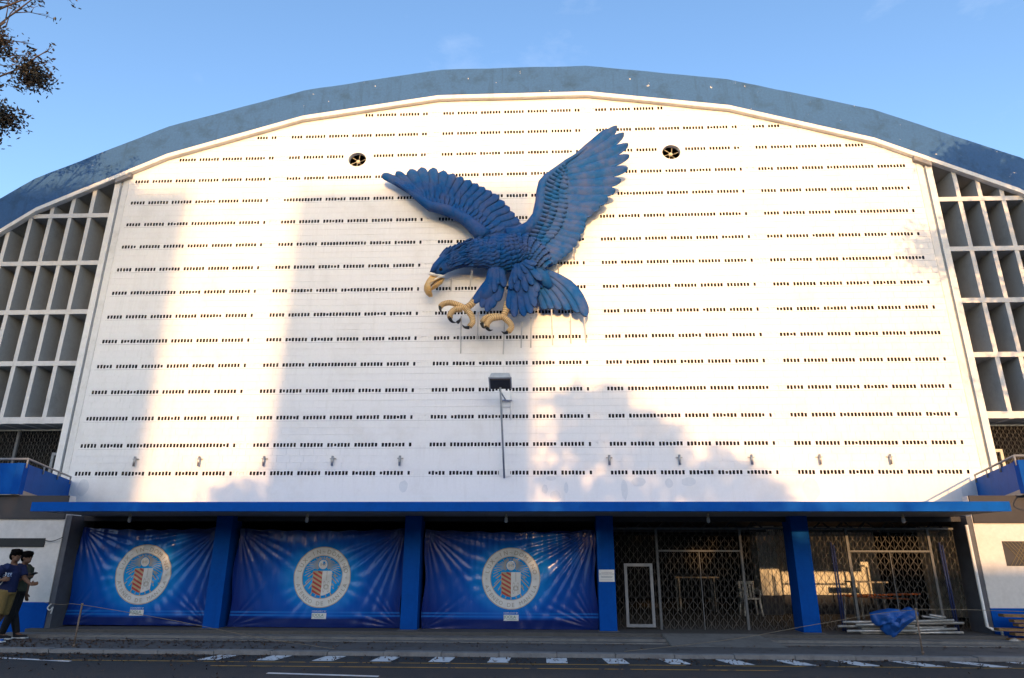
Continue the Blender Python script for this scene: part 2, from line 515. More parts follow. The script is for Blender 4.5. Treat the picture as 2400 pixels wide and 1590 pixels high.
# arch: white rim, blue edge band, roof vault
def strip(lo, up, y0, y1, mat, name):
    m = MB()
    n_ = len(lo)
    for i in range(n_ - 1):
        a, b, c, d = lo[i], lo[i+1], up[i+1], up[i]
        m.face([(a[0], y0, a[1]), (b[0], y0, b[1]), (c[0], y0, c[1]), (d[0], y0, d[1])])
        m.face([(a[0], y1, a[1]), (b[0], y1, b[1]), (b[0], y0, b[1]), (a[0], y0, a[1])])
        m.face([(d[0], y0, d[1]), (c[0], y0, c[1]), (c[0], y1, c[1]), (d[0], y1, d[1])])
        m.face([(d[0], y1, d[1]), (c[0], y1, c[1]), (b[0], y1, b[1]), (a[0], y1, a[1])])
    return m.build(name, mat, arena)
def fine(poly, n=7, jit=.0):
    out = []
    for (x0, z0), (x1, z1) in zip(poly, poly[1:]):
        for i in range(n):
            t = i / n; out.append((x0 + (x1-x0)*t, z0 + (z1-z0)*t + (rnd.uniform(-jit, jit) if i else 0)))
    out.append(poly[-1]); return out
strip(fine([(x, z - .15) for x, z in LO], 7, .006), fine(LO, 7), -.155, .02, MAT['trim'], 'arch_rim')
strip(fine([(x, z + .003) for x, z in LO], 9), fine(UP, 9, .012), -.15, .15, MAT['roofblue'], 'roof_edge_band')
m = MB()
for (a, b) in zip(UP, UP[1:]):
    m.face([(a[0], .16, a[1] - .12), (b[0], .16, b[1] - .12), (b[0], 38, b[1] - .12), (a[0], 38, a[1] - .12)])
m.build('roof_vault', MAT['roofblue'], arena)

# dark hall behind the vents
m = MB()
hall = [(XL + .02, 2.5), (XR - .02, 2.5)] + [(x, z - .05) for x, z in reversed(LO) if XL < x < XR]
hall = [hall[0], hall[1], (XR - .02, zat(LO, XR) - .08)] + hall[2:] + [(XL + .02, zat(LO, XL) - .08)]
k = len(hall)
for i in range(k):
    a, b = hall[i], hall[(i+1) % k]
    m.face([(a[0], .16, a[1]), (b[0], .16, b[1]), (b[0], 9, b[1]), (a[0], 9, a[1])])
m.face([(x, 9, z) for x, z in hall])
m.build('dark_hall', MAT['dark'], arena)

# sun screens either side
MAT['finside'] = stained('shaded_screen_concrete', (.36, .36, .35), (.20, .20, .19), .9, .5, True, .06, big=1.6)  # screen sides and undersides darkened, their shade put into the colour
SLABS = [5.42, 7.20, 8.90, 10.60, 12.33]
for sx, xe in ((-1, XL - .46), (1, XR + .46)):
    m = MB(); m.box(*sorted((xe, xe + sx * 9)), 1.05, 1.2, 5.4, 6.5)
    lim = [(x, z - .1) for x, z in LO]
    back = clip_arch([(min(xe, xe+sx*9), 5.4), (max(xe, xe+sx*9), 5.4), (max(xe, xe+sx*9), 15), (min(xe, xe+sx*9), 15)], LO, -.1)
    m = MB(); m.prism(back, 1.05, 1.2)
    scr = m.build('sun_screen', MAT['beam_and_shade'], arena)
    for i in range(12):
        x0 = xe + sx * (.668 * (i + 1) - .065); x1 = x0 + sx * .13
        zt = min(zat(LO, x0), zat(LO, x1)) - .05
        if zt < 5.6: continue
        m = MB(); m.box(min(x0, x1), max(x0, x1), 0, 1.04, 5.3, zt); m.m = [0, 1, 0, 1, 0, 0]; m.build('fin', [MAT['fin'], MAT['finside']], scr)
    for z in SLABS:
        # a slab runs until the arch meets it
        x = xe
        while abs(x - xe) < 9 and zat(LO, x + sx * .05) > z + .12: x += sx * .05
        m = MB(); h = .085 if z > 5.5 else .11
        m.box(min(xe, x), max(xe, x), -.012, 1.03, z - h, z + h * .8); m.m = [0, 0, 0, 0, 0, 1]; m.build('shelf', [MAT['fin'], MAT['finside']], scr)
    m = MB()
    for (a_, b_) in zip(LO, LO[1:]):
        if (sx < 0 and a_[0] < xe + .5) or (sx > 0 and b_[0] > xe - .5):
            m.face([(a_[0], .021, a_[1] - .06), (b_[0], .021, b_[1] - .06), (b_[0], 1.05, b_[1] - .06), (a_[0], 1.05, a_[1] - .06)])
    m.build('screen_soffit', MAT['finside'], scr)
    # recess behind the balcony, with its folding grille
    m = MB()
    xo = xe + sx * 8
    m.box(min(xe, xo), max(xe, xo), 3.2, 3.3, 2.6, 5.3); m.box(min(xe, xo), max(xe, xo), 1.0, 3.2, 5.25, 5.3)
    m.box(*sorted((xe - sx*.02, xe + sx*.0)), 1.0, 3.2, 2.6, 5.25)
    m.build('balcony_recess', MAT['dark'], arena)

# low wall edges to the side of the hall
# canopy
SOF = 2.38
FA = -6.10
m = MB(); m.box(3.62, 22.26, FA, -4.2, SOF, SOF + .06)
m.build('canopy_soffit', MAT['soffit'], arena)
m = MB(); m.prism([(3.62, SOF - .01), (22.26, SOF - .01), (22.26, SOF + .165), (3.62, SOF + .165)], FA - .02, FA + .12)
m.box(3.62, 22.26, FA + .12, -.02, SOF + .061, SOF + .15)
m.build('canopy_fascia', MAT['bluefascia'], arena)

# balconies with slanted ends
for sx in (-1, 1):
    cx0 = 2.20 if sx < 0 else 23.53
    xw = -.05 if sx < 0 else 25.55
    far = -9 if sx < 0 else 35
    zb, zt = 2.82, 3.49
    m = MB()
    # front parapet
    def quadbox(p, q, z0p, z1p, z0q, z1q, th):
        p, q = Vector((p[0], p[1])), Vector((q[0], q[1])); d = (q - p).normalized(); nrm = Vector((-d.y, d.x)) * th
        a, b, c, e = p, q, q + nrm, p + nrm
        n0 = len(m.v)
        for v2, lo_, hi_ in ((a, z0p, z1p), (b, z0q, z1q), (c, z0q, z1q), (e, z0p, z1p)):
            m.v.append((v2.x, v2.y, lo_)); m.v.append((v2.x, v2.y, hi_))
        for f in ((0,2,3,1),(2,4,5,3),(4,6,7,5),(6,0,1,7),(1,3,5,7),(0,6,4,2)):
            m.f.append(tuple(n0 + i for i in f)); m.m.append(0)
    if sx < 0:
        quadbox((far, -4.75), (cx0, -4.75), zb, zt, zb, zt, .14)
        quadbox((cx0, -4.75), (xw, -.02), zb, zt, zb - .1, 3.62, .14)
    else:
        quadbox((cx0, -4.75), (far, -4.75), zb, zt, zb, zt, .14)
        quadbox((xw, -.02), (cx0, -4.75), zb - .1, 3.62, zb, zt, .14)
    par = m.build('balcony_parapet', MAT['blue'], arena)
    m = MB()
    pl = [(far, -4.74), (cx0, -4.74), (xw, -.02), (far, -.02)]
    if sx > 0: pl = pl[::-1]
    m.zprism(pl, zb - .02, zb + .1)
    pl2 = [(far, -4.3), (far, 3.2), (xw - sx*-.1 if sx<0 else xw, 3.2), (xw, -.02), (cx0, -4.3)]
    m.build('balcony_slab', MAT['soffit'], arena)
    # grey rail on short posts
    zr = zt + .10
    m = MB()
    P_ = [(far, -4.68, zr), (cx0 - .0, -4.68, zr), (xw + (.12 if sx < 0 else -.12), -.25, 3.70)]
    m.tube(P_[:2], .025, 8); m.tube(P_[1:], .025, 8)
    m.tube([P_[2], (P_[2][0], P_[2][1], 3.5)], .022, 8)
    for t in (0, .33, .66):
        q = Vector(P_[1]).lerp(Vector(P_[2]), t); m.tube([tuple(q), (q.x, q.y, q.z - .2)], .02, 6)
    for i in range(1, 6):
        xx = cx0 + sx * 1.1 * i; m.tube([(xx, -4.68, zr), (xx, -4.68, zr - .14)], .02, 6)
    m.build('balcony_rail', MAT['railgrey'], arena, smooth=True)

# columns of the porch
COLX = [6.74, 10.87, 14.95, 19.00]
for x in COLX:
    m = MB(); m.box(x - .175, x + .175, -4.45, -3.95, .13, SOF)
    c = m.build('column', MAT['blue'], arena)
    m = MB(); m.prism([(x - .26, -.02), (x + .26, -.02), (x + .21, .126), (x - .21, .126)], -4.60, -3.9)
    m.build('plinth', MAT['concrete'], c)
m = MB(); m.box(3.3, 22.6, -4.2, -3.7, SOF - .10, SOF - .001); m.build('porch_beam', MAT['beam_and_shade'], arena)

MAT['porchfloor'] = stained('worn_shaded_floor', (.085, .082, .078), (.045, .043, .04), .85, .6, False, .12, big=2.0)  # floor concrete darkened, the porch shade is in the colour
# steps and ramp
m = MB(); m.box(3.05, 22.55, -4.80, 7.5, -.2, .125); m.build('porch_floor', MAT['porchfloor'], arena)
m = MB(); m.box(2.75, 22.75, -5.18, -4.795, -.2, .062); m.build('step', MAT['concrete'], arena)
m = MB(); m.box(3.9, 22.45, -5.42, -5.178, -.2, .018); m.build('step', MAT['concrete'], arena)
m = MB(); n0 = 0
m.v += [(15.95, -4.78, .128), (17.78, -4.78, .128), (18.05, -5.72, .004), (15.98, -5.72, .004), (15.95, -4.78, -.1), (17.78, -4.78, -.1), (18.05, -5.72, -.1), (15.98, -5.72, -.1)]
for f in ((0,3,2,1),(3,7,6,2),(0,4,7,3),(1,2,6,5),(4,5,6,7)): m.f.append(f); m.m.append(0)
m.build('entrance_ramp', MAT['concrete'], arena)

# ground floor side walls, white over blue
def side_wall(x0, x1, y, name, ztop, zd):
    m = MB(); m.box(x0, x1, y, y + .2, zd, ztop); w = m.build(name, MAT['trim2'], arena)
    m = MB(); m.box(x0, x1, y - .004, y + .2, -.1, zd - .001); m.build('blue_dado', MAT['blue'], w)
    return w
MAT['trim2'] = stained('rough_white_block_paint', (.62, .60, .57), (.45, .43, .40), .9, .5, False, .07, big=2.5)
MAT['jamb'] = plain('dark_jamb_paint', (.09, .095, .11), .7, .15, 5)
wl = side_wall(-12, 3.30, -4.62, 'side_wall', 2.79, .62)
wr = side_wall(22.56, 40, -4.42, 'side_wall', 2.79, .60)
m = MB(); m.box(-.5, 2.95, -4.64, -4.5, 1.72, 1.90); m.build('wall_slot', MAT['black'], wl)
m = MB(); m.box(3.30, 3.42, -4.60, -3.8, .1, SOF); m.build('door_jamb', MAT['jamb'], arena)
m = MB(); m.box(22.46, 22.56, -4.40, -3.8, .1, SOF); m.build('door_jamb', MAT['jamb'], arena)
m = MB(); m.tube([(22.40, -4.46, 2.2), (22.40, -4.46, .26), (22.46, -4.52, .22), (22.60, -4.56, .20), (22.60, -4.56, .08)], .03, 10); m.build('downpipe', MAT['whiteplastic'], arena, smooth=True)
m = MB(); m.box(-12, 3.29, -4.66, -4.621, 2.30, 2.795); m.build('head_shade', MAT['beam_and_shade'], wl)  # dark strip standing in for the shade at the wall head
m = MB(); m.box(22.57, 40, -4.46, -4.421, 2.24, 2.795); m.build('head_shade', MAT['beam_and_shade'], wr)  # canopy shade on the right wall, painted as a dark strip
# screened window in the right wall
m = MB(); m.box(23.06, 25.2, -4.428, -4.40, 1.40, 1.88); wn = m.build('screened_window', MAT['beam_and_shade'], wr)
MAT['mesh'] = plain('bronze_mesh', (.16, .13, .07), .6, .2, 20)
m = MB()
for i in range(-8, 40):
    xa = 23.06 + i * .075
    for s_ in (1, -1):
        a = [xa, 1.40]; b = [xa + s_ * .36, 1.88]
        if min(a[0], b[0]) < 23.07 or max(a[0], b[0]) > 25.2: continue
        m.bar((a[0], -4.436, a[1]), (b[0], -4.436, b[1]), .008, .006, (0, 1, 0))
m.build('mesh_screen', MAT['mesh'], wn, kind='stuff')

# porch interior
MAT['inwall'] = stained('interior_white_wall', (.66, .64, .58), (.5, .48, .43), .9, .4, False, .05, big=2)
MAT['indado'] = plain('interior_dark_dado', (.035, .04, .06), .7, .2, 4)
m = MB(); m.box(19.42, 22.72, .30, .5, .60, SOF + .5); iw = m.build('porch_back_wall', MAT['inwall'], arena)
m = MB(); m.box(19.42, 22.72, .295, .5, .1, .60); m.build('back_wall_dado', MAT['indado'], iw)
m = MB(); m.box(23.75, 25.0, -.2, .0, .1, SOF + .5); m.build('porch_back_wall', MAT['inwall'], arena)
m = MB(); m.box(19.42, 19.92, -.1, .295, .60, SOF); ip = m.build('interior_pillar', MAT['inwall'], arena)
m = MB(); m.box(19.415, 19.925, -.105, .295, .1, .60); m.build('pillar_dado', MAT['indado'], ip)
m = MB()
m.box(3.0, 26, 7.2, 7.4, -.1, 2.36); m.box(2.9, 3.0, -3.7, 7.4, -.1, 2.36); m.box(26, 26.1, -3.7, 7.4, -.1, 2.36)
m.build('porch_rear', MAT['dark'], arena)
m = MB(); m.box(3.0, 26.0, -3.7, 7.2, SOF - .02, SOF + .05); m.build('porch_ceiling', MAT['beam_and_shade'], arena)
# roof truss seen under the ceiling
m = MB()
for x0 in (15.2, 19.2):
    m.bar((x0, -3.2, 2.12), (x0 + 3.5, -3.2, 2.12), .05, .05); m.bar((x0, -3.2, 2.33), (x0 + 3.5, -3.2, 2.33), .05, .05)
    for i in range(7):
        a = x0 + i * .5; m.bar((a, -3.2, 2.12), (a + .25, -3.2, 2.33), .03, .03); m.bar((a + .25, -3.2, 2.33), (a + .5, -3.2, 2.12), .03, .03)
m.build('porch_truss', MAT['beam_and_shade'], arena)

MAT['gatesteel'] = plain('dull_gate_steel', (.10, .103, .105), .6, .2, 9)
# folding gates
def lattice(m, x0, x1, z0, z1, y, cw, chh, holes=()):
    slope = chh / cw
    def seg(xa, za, xb, zb):
        m.bar((xa, y, za), (xb, y, zb), .0075, .004, (0, 1, 0))
    n_ = int((x1 - x0) / (cw / 2)) + 1
    for i in range(n_ + 1):
        x = min(x1, x0 + i * cw / 2); m.box(x - .0025, x + .0025, y + .004, y + .010, z0, z1)
    for s_ in (1, -1):
        H = z1 - z0; run = H / slope
        c0 = x0 - run if s_ > 0 else x0
        i = -int(run / cw) - 1
        while True:
            xa = x0 + i * cw; i += 1
            if xa > x1 + run: break
            xb = xa + s_ * run
            # clip to x range
            lo_, hi_ = 0.0, 1.0
            dx = xb - xa
            for bound, sg in ((x0, 1), (x1, -1)):
                fa, fb = sg * (xa - bound), sg * (xb - bound)
                if fa < 0 and fb < 0: lo_ = 2
                elif fa < 0: lo_ = max(lo_, fa / (fa - fb))
                elif fb < 0: hi_ = min(hi_, fa / (fa - fb))
            if lo_ < hi_: seg(xa + dx*lo_, z0 + H*lo_, xa + dx*hi_, z0 + H*hi_)
GY = -4.02
for gi, (x0, x1, pa, pb) in enumerate(((15.14, 18.80, 16.08, 17.86), (19.20, 22.36, 20.10, 21.80))):
    m = MB(); m.box(x0, x1, GY - .02, GY + .02, 2.12, 2.16)
    g = m.build('folding_gate', MAT['gatesteel'], arena, label='grey steel folding lattice gate ' + ('with a narrow framed door' if gi == 0 else 'behind the heap of pipes'))
    m = MB(); lattice(m, x0 + .02, x1 - .02, .135, 2.12, GY, .170, .225); m.build('lattice', MAT['lattice'], g, kind='stuff')
    for x in (pa, pb):
        m = MB(); m.box(x - .025, x + .025, GY - .055, GY - .012, .128, 2.14); m.build('gate_post', MAT['gatesteel'], g)
    m = MB(); m.box(pa + .025, pb - .025, GY - .05, GY - .015, 1.66, 1.70); m.build('gate_header', MAT['gatesteel'], g)
    m = MB(); m.box((pa + pb) / 2 - .008, (pa + pb) / 2 + .008, GY - .04, GY - .013, .13, 1.66); m.build('gate_stile', MAT['gatesteel'], g)
    if gi == 0:
        m = MB(); a, b, c, d = 15.36, 15.96, .17, 1.42
        for q in ((a, a+.06, c, d), (b-.06, b, c, d), (a+.06, b-.06, d-.06, d), (a+.06, b-.06, c, c+.06)): m.box(q[0], q[1], GY - .06, GY - .015, q[2], q[3])
        m.build('door_frame', MAT['railgrey'], g)
# balcony grilles
for sx, xe in ((-1, XL - .46), (1, XR + .46)):
    a, b = sorted((xe, xe + sx * 4.5))
    m = MB(); m.box(a, b, .58, .62, 5.20, 5.24); g = m.build('balcony_gate', MAT['steel'], arena)
    m = MB(); lattice(m, a, b, 2.9, 5.2, .6, .17, .225); m.build('lattice', MAT['lattice'], g, kind='stuff')
    m = MB(); d0, d1 = sorted((xe, xe + sx * .58))
    m.box(d0, d1, .53, .575, 4.44, 4.52); xx = xe + sx * .54; m.box(xx - .04, xx + .04, .53, .575, 2.9, 4.44); m.build('door_frame', MAT['cream'] if sx > 0 else MAT['greysteel'], g)
    m = MB(); xx = xe + sx * 1.75; m.box(xx - .04, xx + .04, .50, .57, 2.9, 5.2); m.build('gate_post', MAT['gatesteel'], g)

# pipe stubs along the foot of the block wall
for x in (1.76, 3.68, 5.60, 7.61, 9.57, 15.56, 17.53, 19.54, 21.42, 23.35):
    m = MB(); m.tube([(x, -.08, 4.02), (x, -.08, 4.30)], .035, 10); p = m.build('pipe_stub', MAT['steel'], arena, smooth=True)
    m = MB(); m.box(x - .09, x + .09, -.045, 0.0, 4.225, 4.245); m.build('bracket', MAT['steel'], p)
# ================================================================ the eagle
EAGLE = {
 'LB': [(9.38,12.81),(9.65,12.59),(9.91,12.37),(10.19,12.12),(10.51,12.06),(10.82,11.95),(11.14,11.78),(11.39,11.6),(11.6,11.39),(11.77,11.18),(11.93,11.02)],
 'LT': [(8.54,13.4),(8.99,13.48),(9.43,13.56),(9.8,13.63),(10.19,13.61),(10.54,13.5),(10.86,13.38),(11.14,13.26),(11.42,13.13),(11.66,12.99),(11.88,12.86),(12.1,12.72),(12.34,12.56),(12.54,12.32),(12.71,12.11),(12.87,11.88),(13.02,11.65),(13.13,11.46),(13.19,11.26)],
 'RB': [(13.5,10.41),(13.27,10.77),(13.39,11.14),(13.58,11.53),(13.73,11.99),(13.81,12.42),(13.86,12.75),(13.96,13.03),(14.26,13.33),(14.61,13.66)],
 'RT': [(13.87,10.03),(14.08,10.1),(14.23,10.2),(14.38,10.33),(14.53,10.44),(14.67,10.56),(14.81,10.76),(14.92,10.97),(15.05,11.23),(15.09,11.38),(15.15,11.61),(15.35,11.86),(15.57,12.04),(15.83,12.28),(16.08,12.59),(16.27,12.95),(16.51,13.39),(16.58,13.86),(16.57,14.29),(16.45,14.7),(16.24,14.98),(15.99,14.86)],
 'RC': [(13.74,10.63),(13.86,10.74),(13.98,10.86),(14.12,10.99),(14.22,11.11),(14.3,11.24),(14.37,11.37),(14.44,11.52),(14.48,11.68),(14.52,11.85),(14.55,12.01),(14.56,12.16),(14.54,12.33),(14.54,12.5),(14.58,12.71),(14.58,12.85),(14.56,13.02),(14.54,13.16),(14.51,13.3)],
 'RA': [(12.65,10.97),(13.03,11.09),(13.37,11.33),(13.6,11.72),(13.69,12.21),(13.73,12.62),(13.78,12.89),(13.91,13.09),(14.24,13.4),(14.56,13.69),(14.89,13.93),(15.23,14.21)],
 'LA': [(8.99,13.06),(9.39,12.78),(9.65,12.56),(9.91,12.35),(10.19,12.13),(10.51,12.05),(10.82,11.94),(11.14,11.77),(11.39,11.58),(11.6,11.37),(11.79,11.16),(11.97,10.99)],
 'BODY': [(10.54,9.95),(10.83,10.19),(11.13,10.32),(11.54,10.43),(11.94,10.45),(12.3,10.4),(12.7,10.43),(13.11,10.54),(13.51,10.31),(13.86,9.97)],
 'TAILB': [(13.58,9.28),(13.65,9.37),(13.7,9.5),(13.75,9.62),(13.79,9.75),(13.82,9.88)],
 'TAILT': [(13.83,8.65),(14.04,8.66),(14.26,8.63),(14.52,8.6),(14.81,8.51),(15.04,8.38)],
 'TH2B': [(12.86,9.59),(12.91,9.64),(12.98,9.69),(13.07,9.74),(13.17,9.76),(13.26,9.76),(13.33,9.76)],
 'TH2T': [(12.73,8.52),(12.88,8.27),(13.17,8.29),(13.37,8.37),(13.49,8.59),(13.5,8.86),(13.57,9.06)],
 'TH2T2': [(12.78,9.09),(12.97,9.02),(13.24,9.02),(13.43,9.23),(13.7,9.37)],
 'TH2T3': [(12.9,9.26),(13.09,9.36),(13.28,9.58),(13.47,9.73),(13.56,9.88)],
 'TH1B': [(12.23,9.65),(12.3,9.67),(12.4,9.67),(12.49,9.64),(12.56,9.62)],
 'TH1T': [(11.67,8.73),(11.9,8.59),(12.06,8.45),(12.19,8.57),(12.36,8.78)],
 'TH1T2': [(12.15,9.28),(12.29,9.03),(12.4,9.29),(12.59,9.2)],
 'BEAKU': [(10.31,9.77),(10.18,9.58),(10.1,9.38),(10.11,9.26),(10.17,9.14),(10.27,9.05),(10.38,9.06),(10.38,9.12),(10.31,9.17),(10.28,9.26),(10.33,9.39),(10.46,9.53),(10.59,9.61),(10.75,9.66),(10.55,9.7)],
 'BEAKL': [(10.74,9.65),(10.6,9.59),(10.46,9.48),(10.35,9.36),(10.3,9.24),(10.43,9.3),(10.54,9.38),(10.66,9.48)],
 'CERE': [(10.29,9.79),(10.25,9.71),(10.45,9.63),(10.61,9.62),(10.76,9.67),(10.53,9.7),(10.41,9.74)],
 'BROW': [(10.28,9.8),(10.33,9.97),(10.51,10.23),(10.75,10.47),(11.01,10.57),(10.95,10.4),(10.82,10.2),(10.64,10.01),(10.49,9.83),(10.37,9.76)],
 'EYE': [(10.63,9.87)],
 'leg1': [(11.7,8.9),(11.59,8.71),(11.42,8.56)],
 'ta': [(11.44,8.55),(11.2,8.66),(10.97,8.72),(10.77,8.67),(10.69,8.57)],
 'ca': [(10.69,8.59),(10.7,8.47),(10.75,8.38)],
 'tb': [(11.32,8.53),(11.11,8.48),(11.0,8.32),(11.01,8.19)],
 'cb': [(10.99,8.18),(11.07,8.08),(11.19,8.07)],
 'cb2': [(11.21,8.09),(11.27,8.18),(11.28,8.27)],
 'tc': [(11.46,8.52),(11.61,8.32),(11.66,8.1),(11.57,7.94)],
 'cc': [(11.57,7.91),(11.44,7.92),(11.35,8.01)],
 'leg2': [(12.68,8.76),(12.62,8.49),(12.55,8.27)],
 'td': [(12.57,8.26),(12.3,8.29),(12.05,8.24),(11.94,8.09)],
 'cd': [(11.92,8.07),(11.97,7.94),(12.04,7.9)],
 'te': [(12.51,8.25),(12.23,8.18),(12.11,8.02),(12.1,7.88)],
 'ce': [(12.09,7.86),(12.17,7.79),(12.27,7.81)],
 'tf': [(12.57,8.25),(12.74,8.08),(12.8,7.91),(12.71,7.76)],
 'cf': [(12.7,7.75),(12.59,7.73),(12.51,7.79)],
 'RODS': [((11.27,8.43),(11.23,7.38)),((11.78,8.56),(11.73,7.82)),((12.61,9.18),(12.52,7.34)),((13.09,8.23),(13.06,7.54)),((13.37,8.36),(13.35,7.54)),((13.99,8.61),(14.01,7.61)),((14.55,8.47),(14.56,7.66)),((14.96,8.36),(15.02,7.68)),((11.57,9.96),(11.46,9.54)),((10.93,9.69),(10.87,9.44)),((14.7,10.62),(14.74,10.42)),((14.21,10.08),(14.23,9.98))],
}
def eagle_blue():
    m, n, b = new_mat('eagle_blue_paint')
    c = mix(n, ramp(n, noise(n, 9, 6), .3, .7), (.005, .060, .215), (.012, .082, .25))
    c = mix(n, mathn(n, 'MULTIPLY', ramp(n, noise(n, 2.2, 8, .7), .42, .68), .50), c, (.105, .098, .160))
    c = mix(n, ramp(n, noise(n, 11, 5, .7), .70, .73), c, (.035, .05, .09))
    n.links.new(c, b.inputs['Base Color']); b.inputs['Roughness'].default_value = .55; b.inputs['Specular IOR Level'].default_value = .05
    bump(n, b, noise(n, 40, 4), .25, .01)
    return m
MAT['eagle'] = eagle_blue()
MAT['groove'] = plain('shaded_navy_edge', (.006, .018, .055), .8, .2, 10)  # dark edges paint in the shade lines between feathers
MAT['rod'] = plain('pale_grey_rod', (.52, .52, .50), .6, .1, 6)
MAT['talon'] = plain('tan_talon_paint', (.62, .40, .17), .55, .15, 5)
MAT['ring'] = plain('brown_scale_line', (.20, .11, .05), .7, .1, 5)
MAT['beak'] = stained('ochre_beak_paint', (.60, .36, .12), (.62, .52, .36), .5, .7, False, .1, big=4)
MAT['pale'] = plain('pale_beak_edge', (.70, .66, .58), .55, .08, 6)

def polyat(pts, t):
    L = [0]
    for a, b in zip(pts, pts[1:]): L.append(L[-1] + math.dist(a, b))
    d = t * L[-1]
    for i in range(len(pts) - 1):
        if d <= L[i+1] + 1e-9:
            f = (d - L[i]) / (L[i+1] - L[i]); a, b = pts[i], pts[i+1]
            return tuple(a[j] + (b[j] - a[j]) * f for j in range(len(a)))
    return pts[-1]

def feather(m, b, t, w, yb, yt, tilt=.02, bow=0.0, point=.18, w0=.6, th=.03, bul=.022, n=9):
    """one vane: ridge down the middle, one edge lifted so the next tucks beneath"""
    b, t = Vector((b[0], b[1])), Vector((t[0], t[1]))
    d = t - b; L = d.length; d.normalize(); pr = Vector((d.y, -d.x))
    fr, bk = [], []
    for i in range(n):
        s = 1 - (1 - i / (n - 1)) ** 1.7
        c = b + d * (L * s) + pr * (bow * L * math.sin(math.pi * s))
        e = 1.0
        if s > 1 - point: q = (s - (1 - point)) / point; e = math.sqrt(max(0, 1 - q ** 2.4)) if i < n - 1 else .12
        hw = w / 2 * (w0 + (1 - w0) * min(1, s / .45)) * e
        y = yb + (yt - yb) * s
        for c_ in (-1, -.5, 0, .5, 1):
            p = c + pr * (hw * c_)
            yy = y - bul * (1 - abs(c_) ** 1.5) - tilt * c_
            if c_ == 0: yy -= .006
            fr.append((p.x, yy, p.y)); bk.append((p.x, y + th + .01, p.y))
    o = len(m.v); m.v += fr + bk; N = 5 * n
    for i in range(n - 1):
        for j in range(4):
            a = o + i*5 + j
            m.f.append((a, a+5, a+6, a+1)); m.m.append(m.mi)
            m.f.append((a+N, a+N+1, a+N+6, a+N+5)); m.m.append(m.mi)
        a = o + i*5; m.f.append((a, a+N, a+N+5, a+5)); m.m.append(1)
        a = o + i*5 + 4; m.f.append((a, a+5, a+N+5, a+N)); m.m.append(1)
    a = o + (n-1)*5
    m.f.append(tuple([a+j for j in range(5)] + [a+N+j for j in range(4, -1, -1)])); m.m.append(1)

eg = thing('eagle_sculpture', 'giant blue eagle relief swooping with wings raised and tan talons on white wall', 'sculpture', (12.6, -.45, 10.3))
Eg = EAGLE

def add_feather(parent, *a, name='feather', **k):
    m = MB(); feather(m, *a, **k); return m.build(name, [MAT['eagle'], MAT['groove']], parent, smooth=True)

# --- wing spread to the left
m = MB()
la = [(x, -.50, z) for x, z in Eg['LA']]
m.tube(la, [.035, .07, .10, .13, .155, .17, .18, .19, .20, .22, .24, .26], 12, 1.1)
wl_ = m.build('wing', MAT['eagle'], eg, smooth=True, label='left wing held out low')
NT = len(Eg['LT'])
for i, t in enumerate(Eg['LT']):
    b = polyat(Eg['LB'], .10 + .90 * i / (NT - 1))
    add_feather(wl_, b, t, .36 if i > 1 else .27, -.42 - .002*i, -.40, tilt=.030, bow=.05 if i < 6 else -.03, point=.16 if i < 4 else .14, w0=.5, n=11)
for lay, (fr_, wdt, yy, cnt) in enumerate(((.62, .22, -.49, 19), (.40, .17, -.54, 22), (.22, .13, -.58, 26))):
    for i in range(cnt):
        u = i / (cnt - 1)
        b = polyat(Eg['LB'], .08 + .92 * u); t = polyat(Eg['LT'], u * .98 + .01)
        f_ = fr_ * (.9 if u < .15 else 1)
        t2 = (b[0] + (t[0]-b[0])*f_, b[1] + (t[1]-b[1])*f_)
        add_feather(wl_, b, t2, wdt, yy, yy + .05, tilt=.016, bow=.04, point=.3, w0=.7, bul=.018, n=6)
# --- wing raised to the right
m = MB()
ra = [(x, -.52 + .004*i, z) for i, (x, z) in enumerate(Eg['RA'])]
m.tube(ra, [.30, .25, .21, .18, .17, .165, .16, .14, .10, .075, .055, .025], 12, 1.15)
wr_ = m.build('wing', MAT['eagle'], eg, smooth=True, label='right wing raised high')
NT = len(Eg['RT'])
for i, t in enumerate(Eg['RT']):
    u = i / (NT - 1); b = polyat(Eg['RB'], min(1, u ** 1.02))
    wd = .31 if i < 10 else .37 if i < 16 else .34
    add_feather(wr_, b, t, wd, -.44 - .004 * (NT - i) / NT, -.42 if i < 12 else -.46, tilt=-.048, bow=.06 if i < 14 else .03, point=.15 if i < 14 else .30, w0=.45, n=11)
NC = len(Eg['RC'])
for i, t in enumerate(Eg['RC']):
    u = i / (NC - 1); b = polyat(Eg['RB'], .06 + .88 * u)
    add_feather(wr_, b, t, .19, -.54, -.50, tilt=-.026, bow=.06, point=.25, w0=.6, bul=.03, n=7)
for lay, (f_, wdt, yy) in enumerate(((.62, .15, -.59), (.36, .12, -.63))):
    for i in range(22):
        u = i / 21; b = polyat(Eg['RB'], .06 + .88 * u); t = polyat(Eg['RC'], u)
        add_feather(wr_, b, (b[0] + (t[0]-b[0])*f_, b[1] + (t[1]-b[1])*f_), wdt, yy, yy + .02, tilt=-.02, bow=.03, point=.4, w0=.8, bul=.035, n=6)
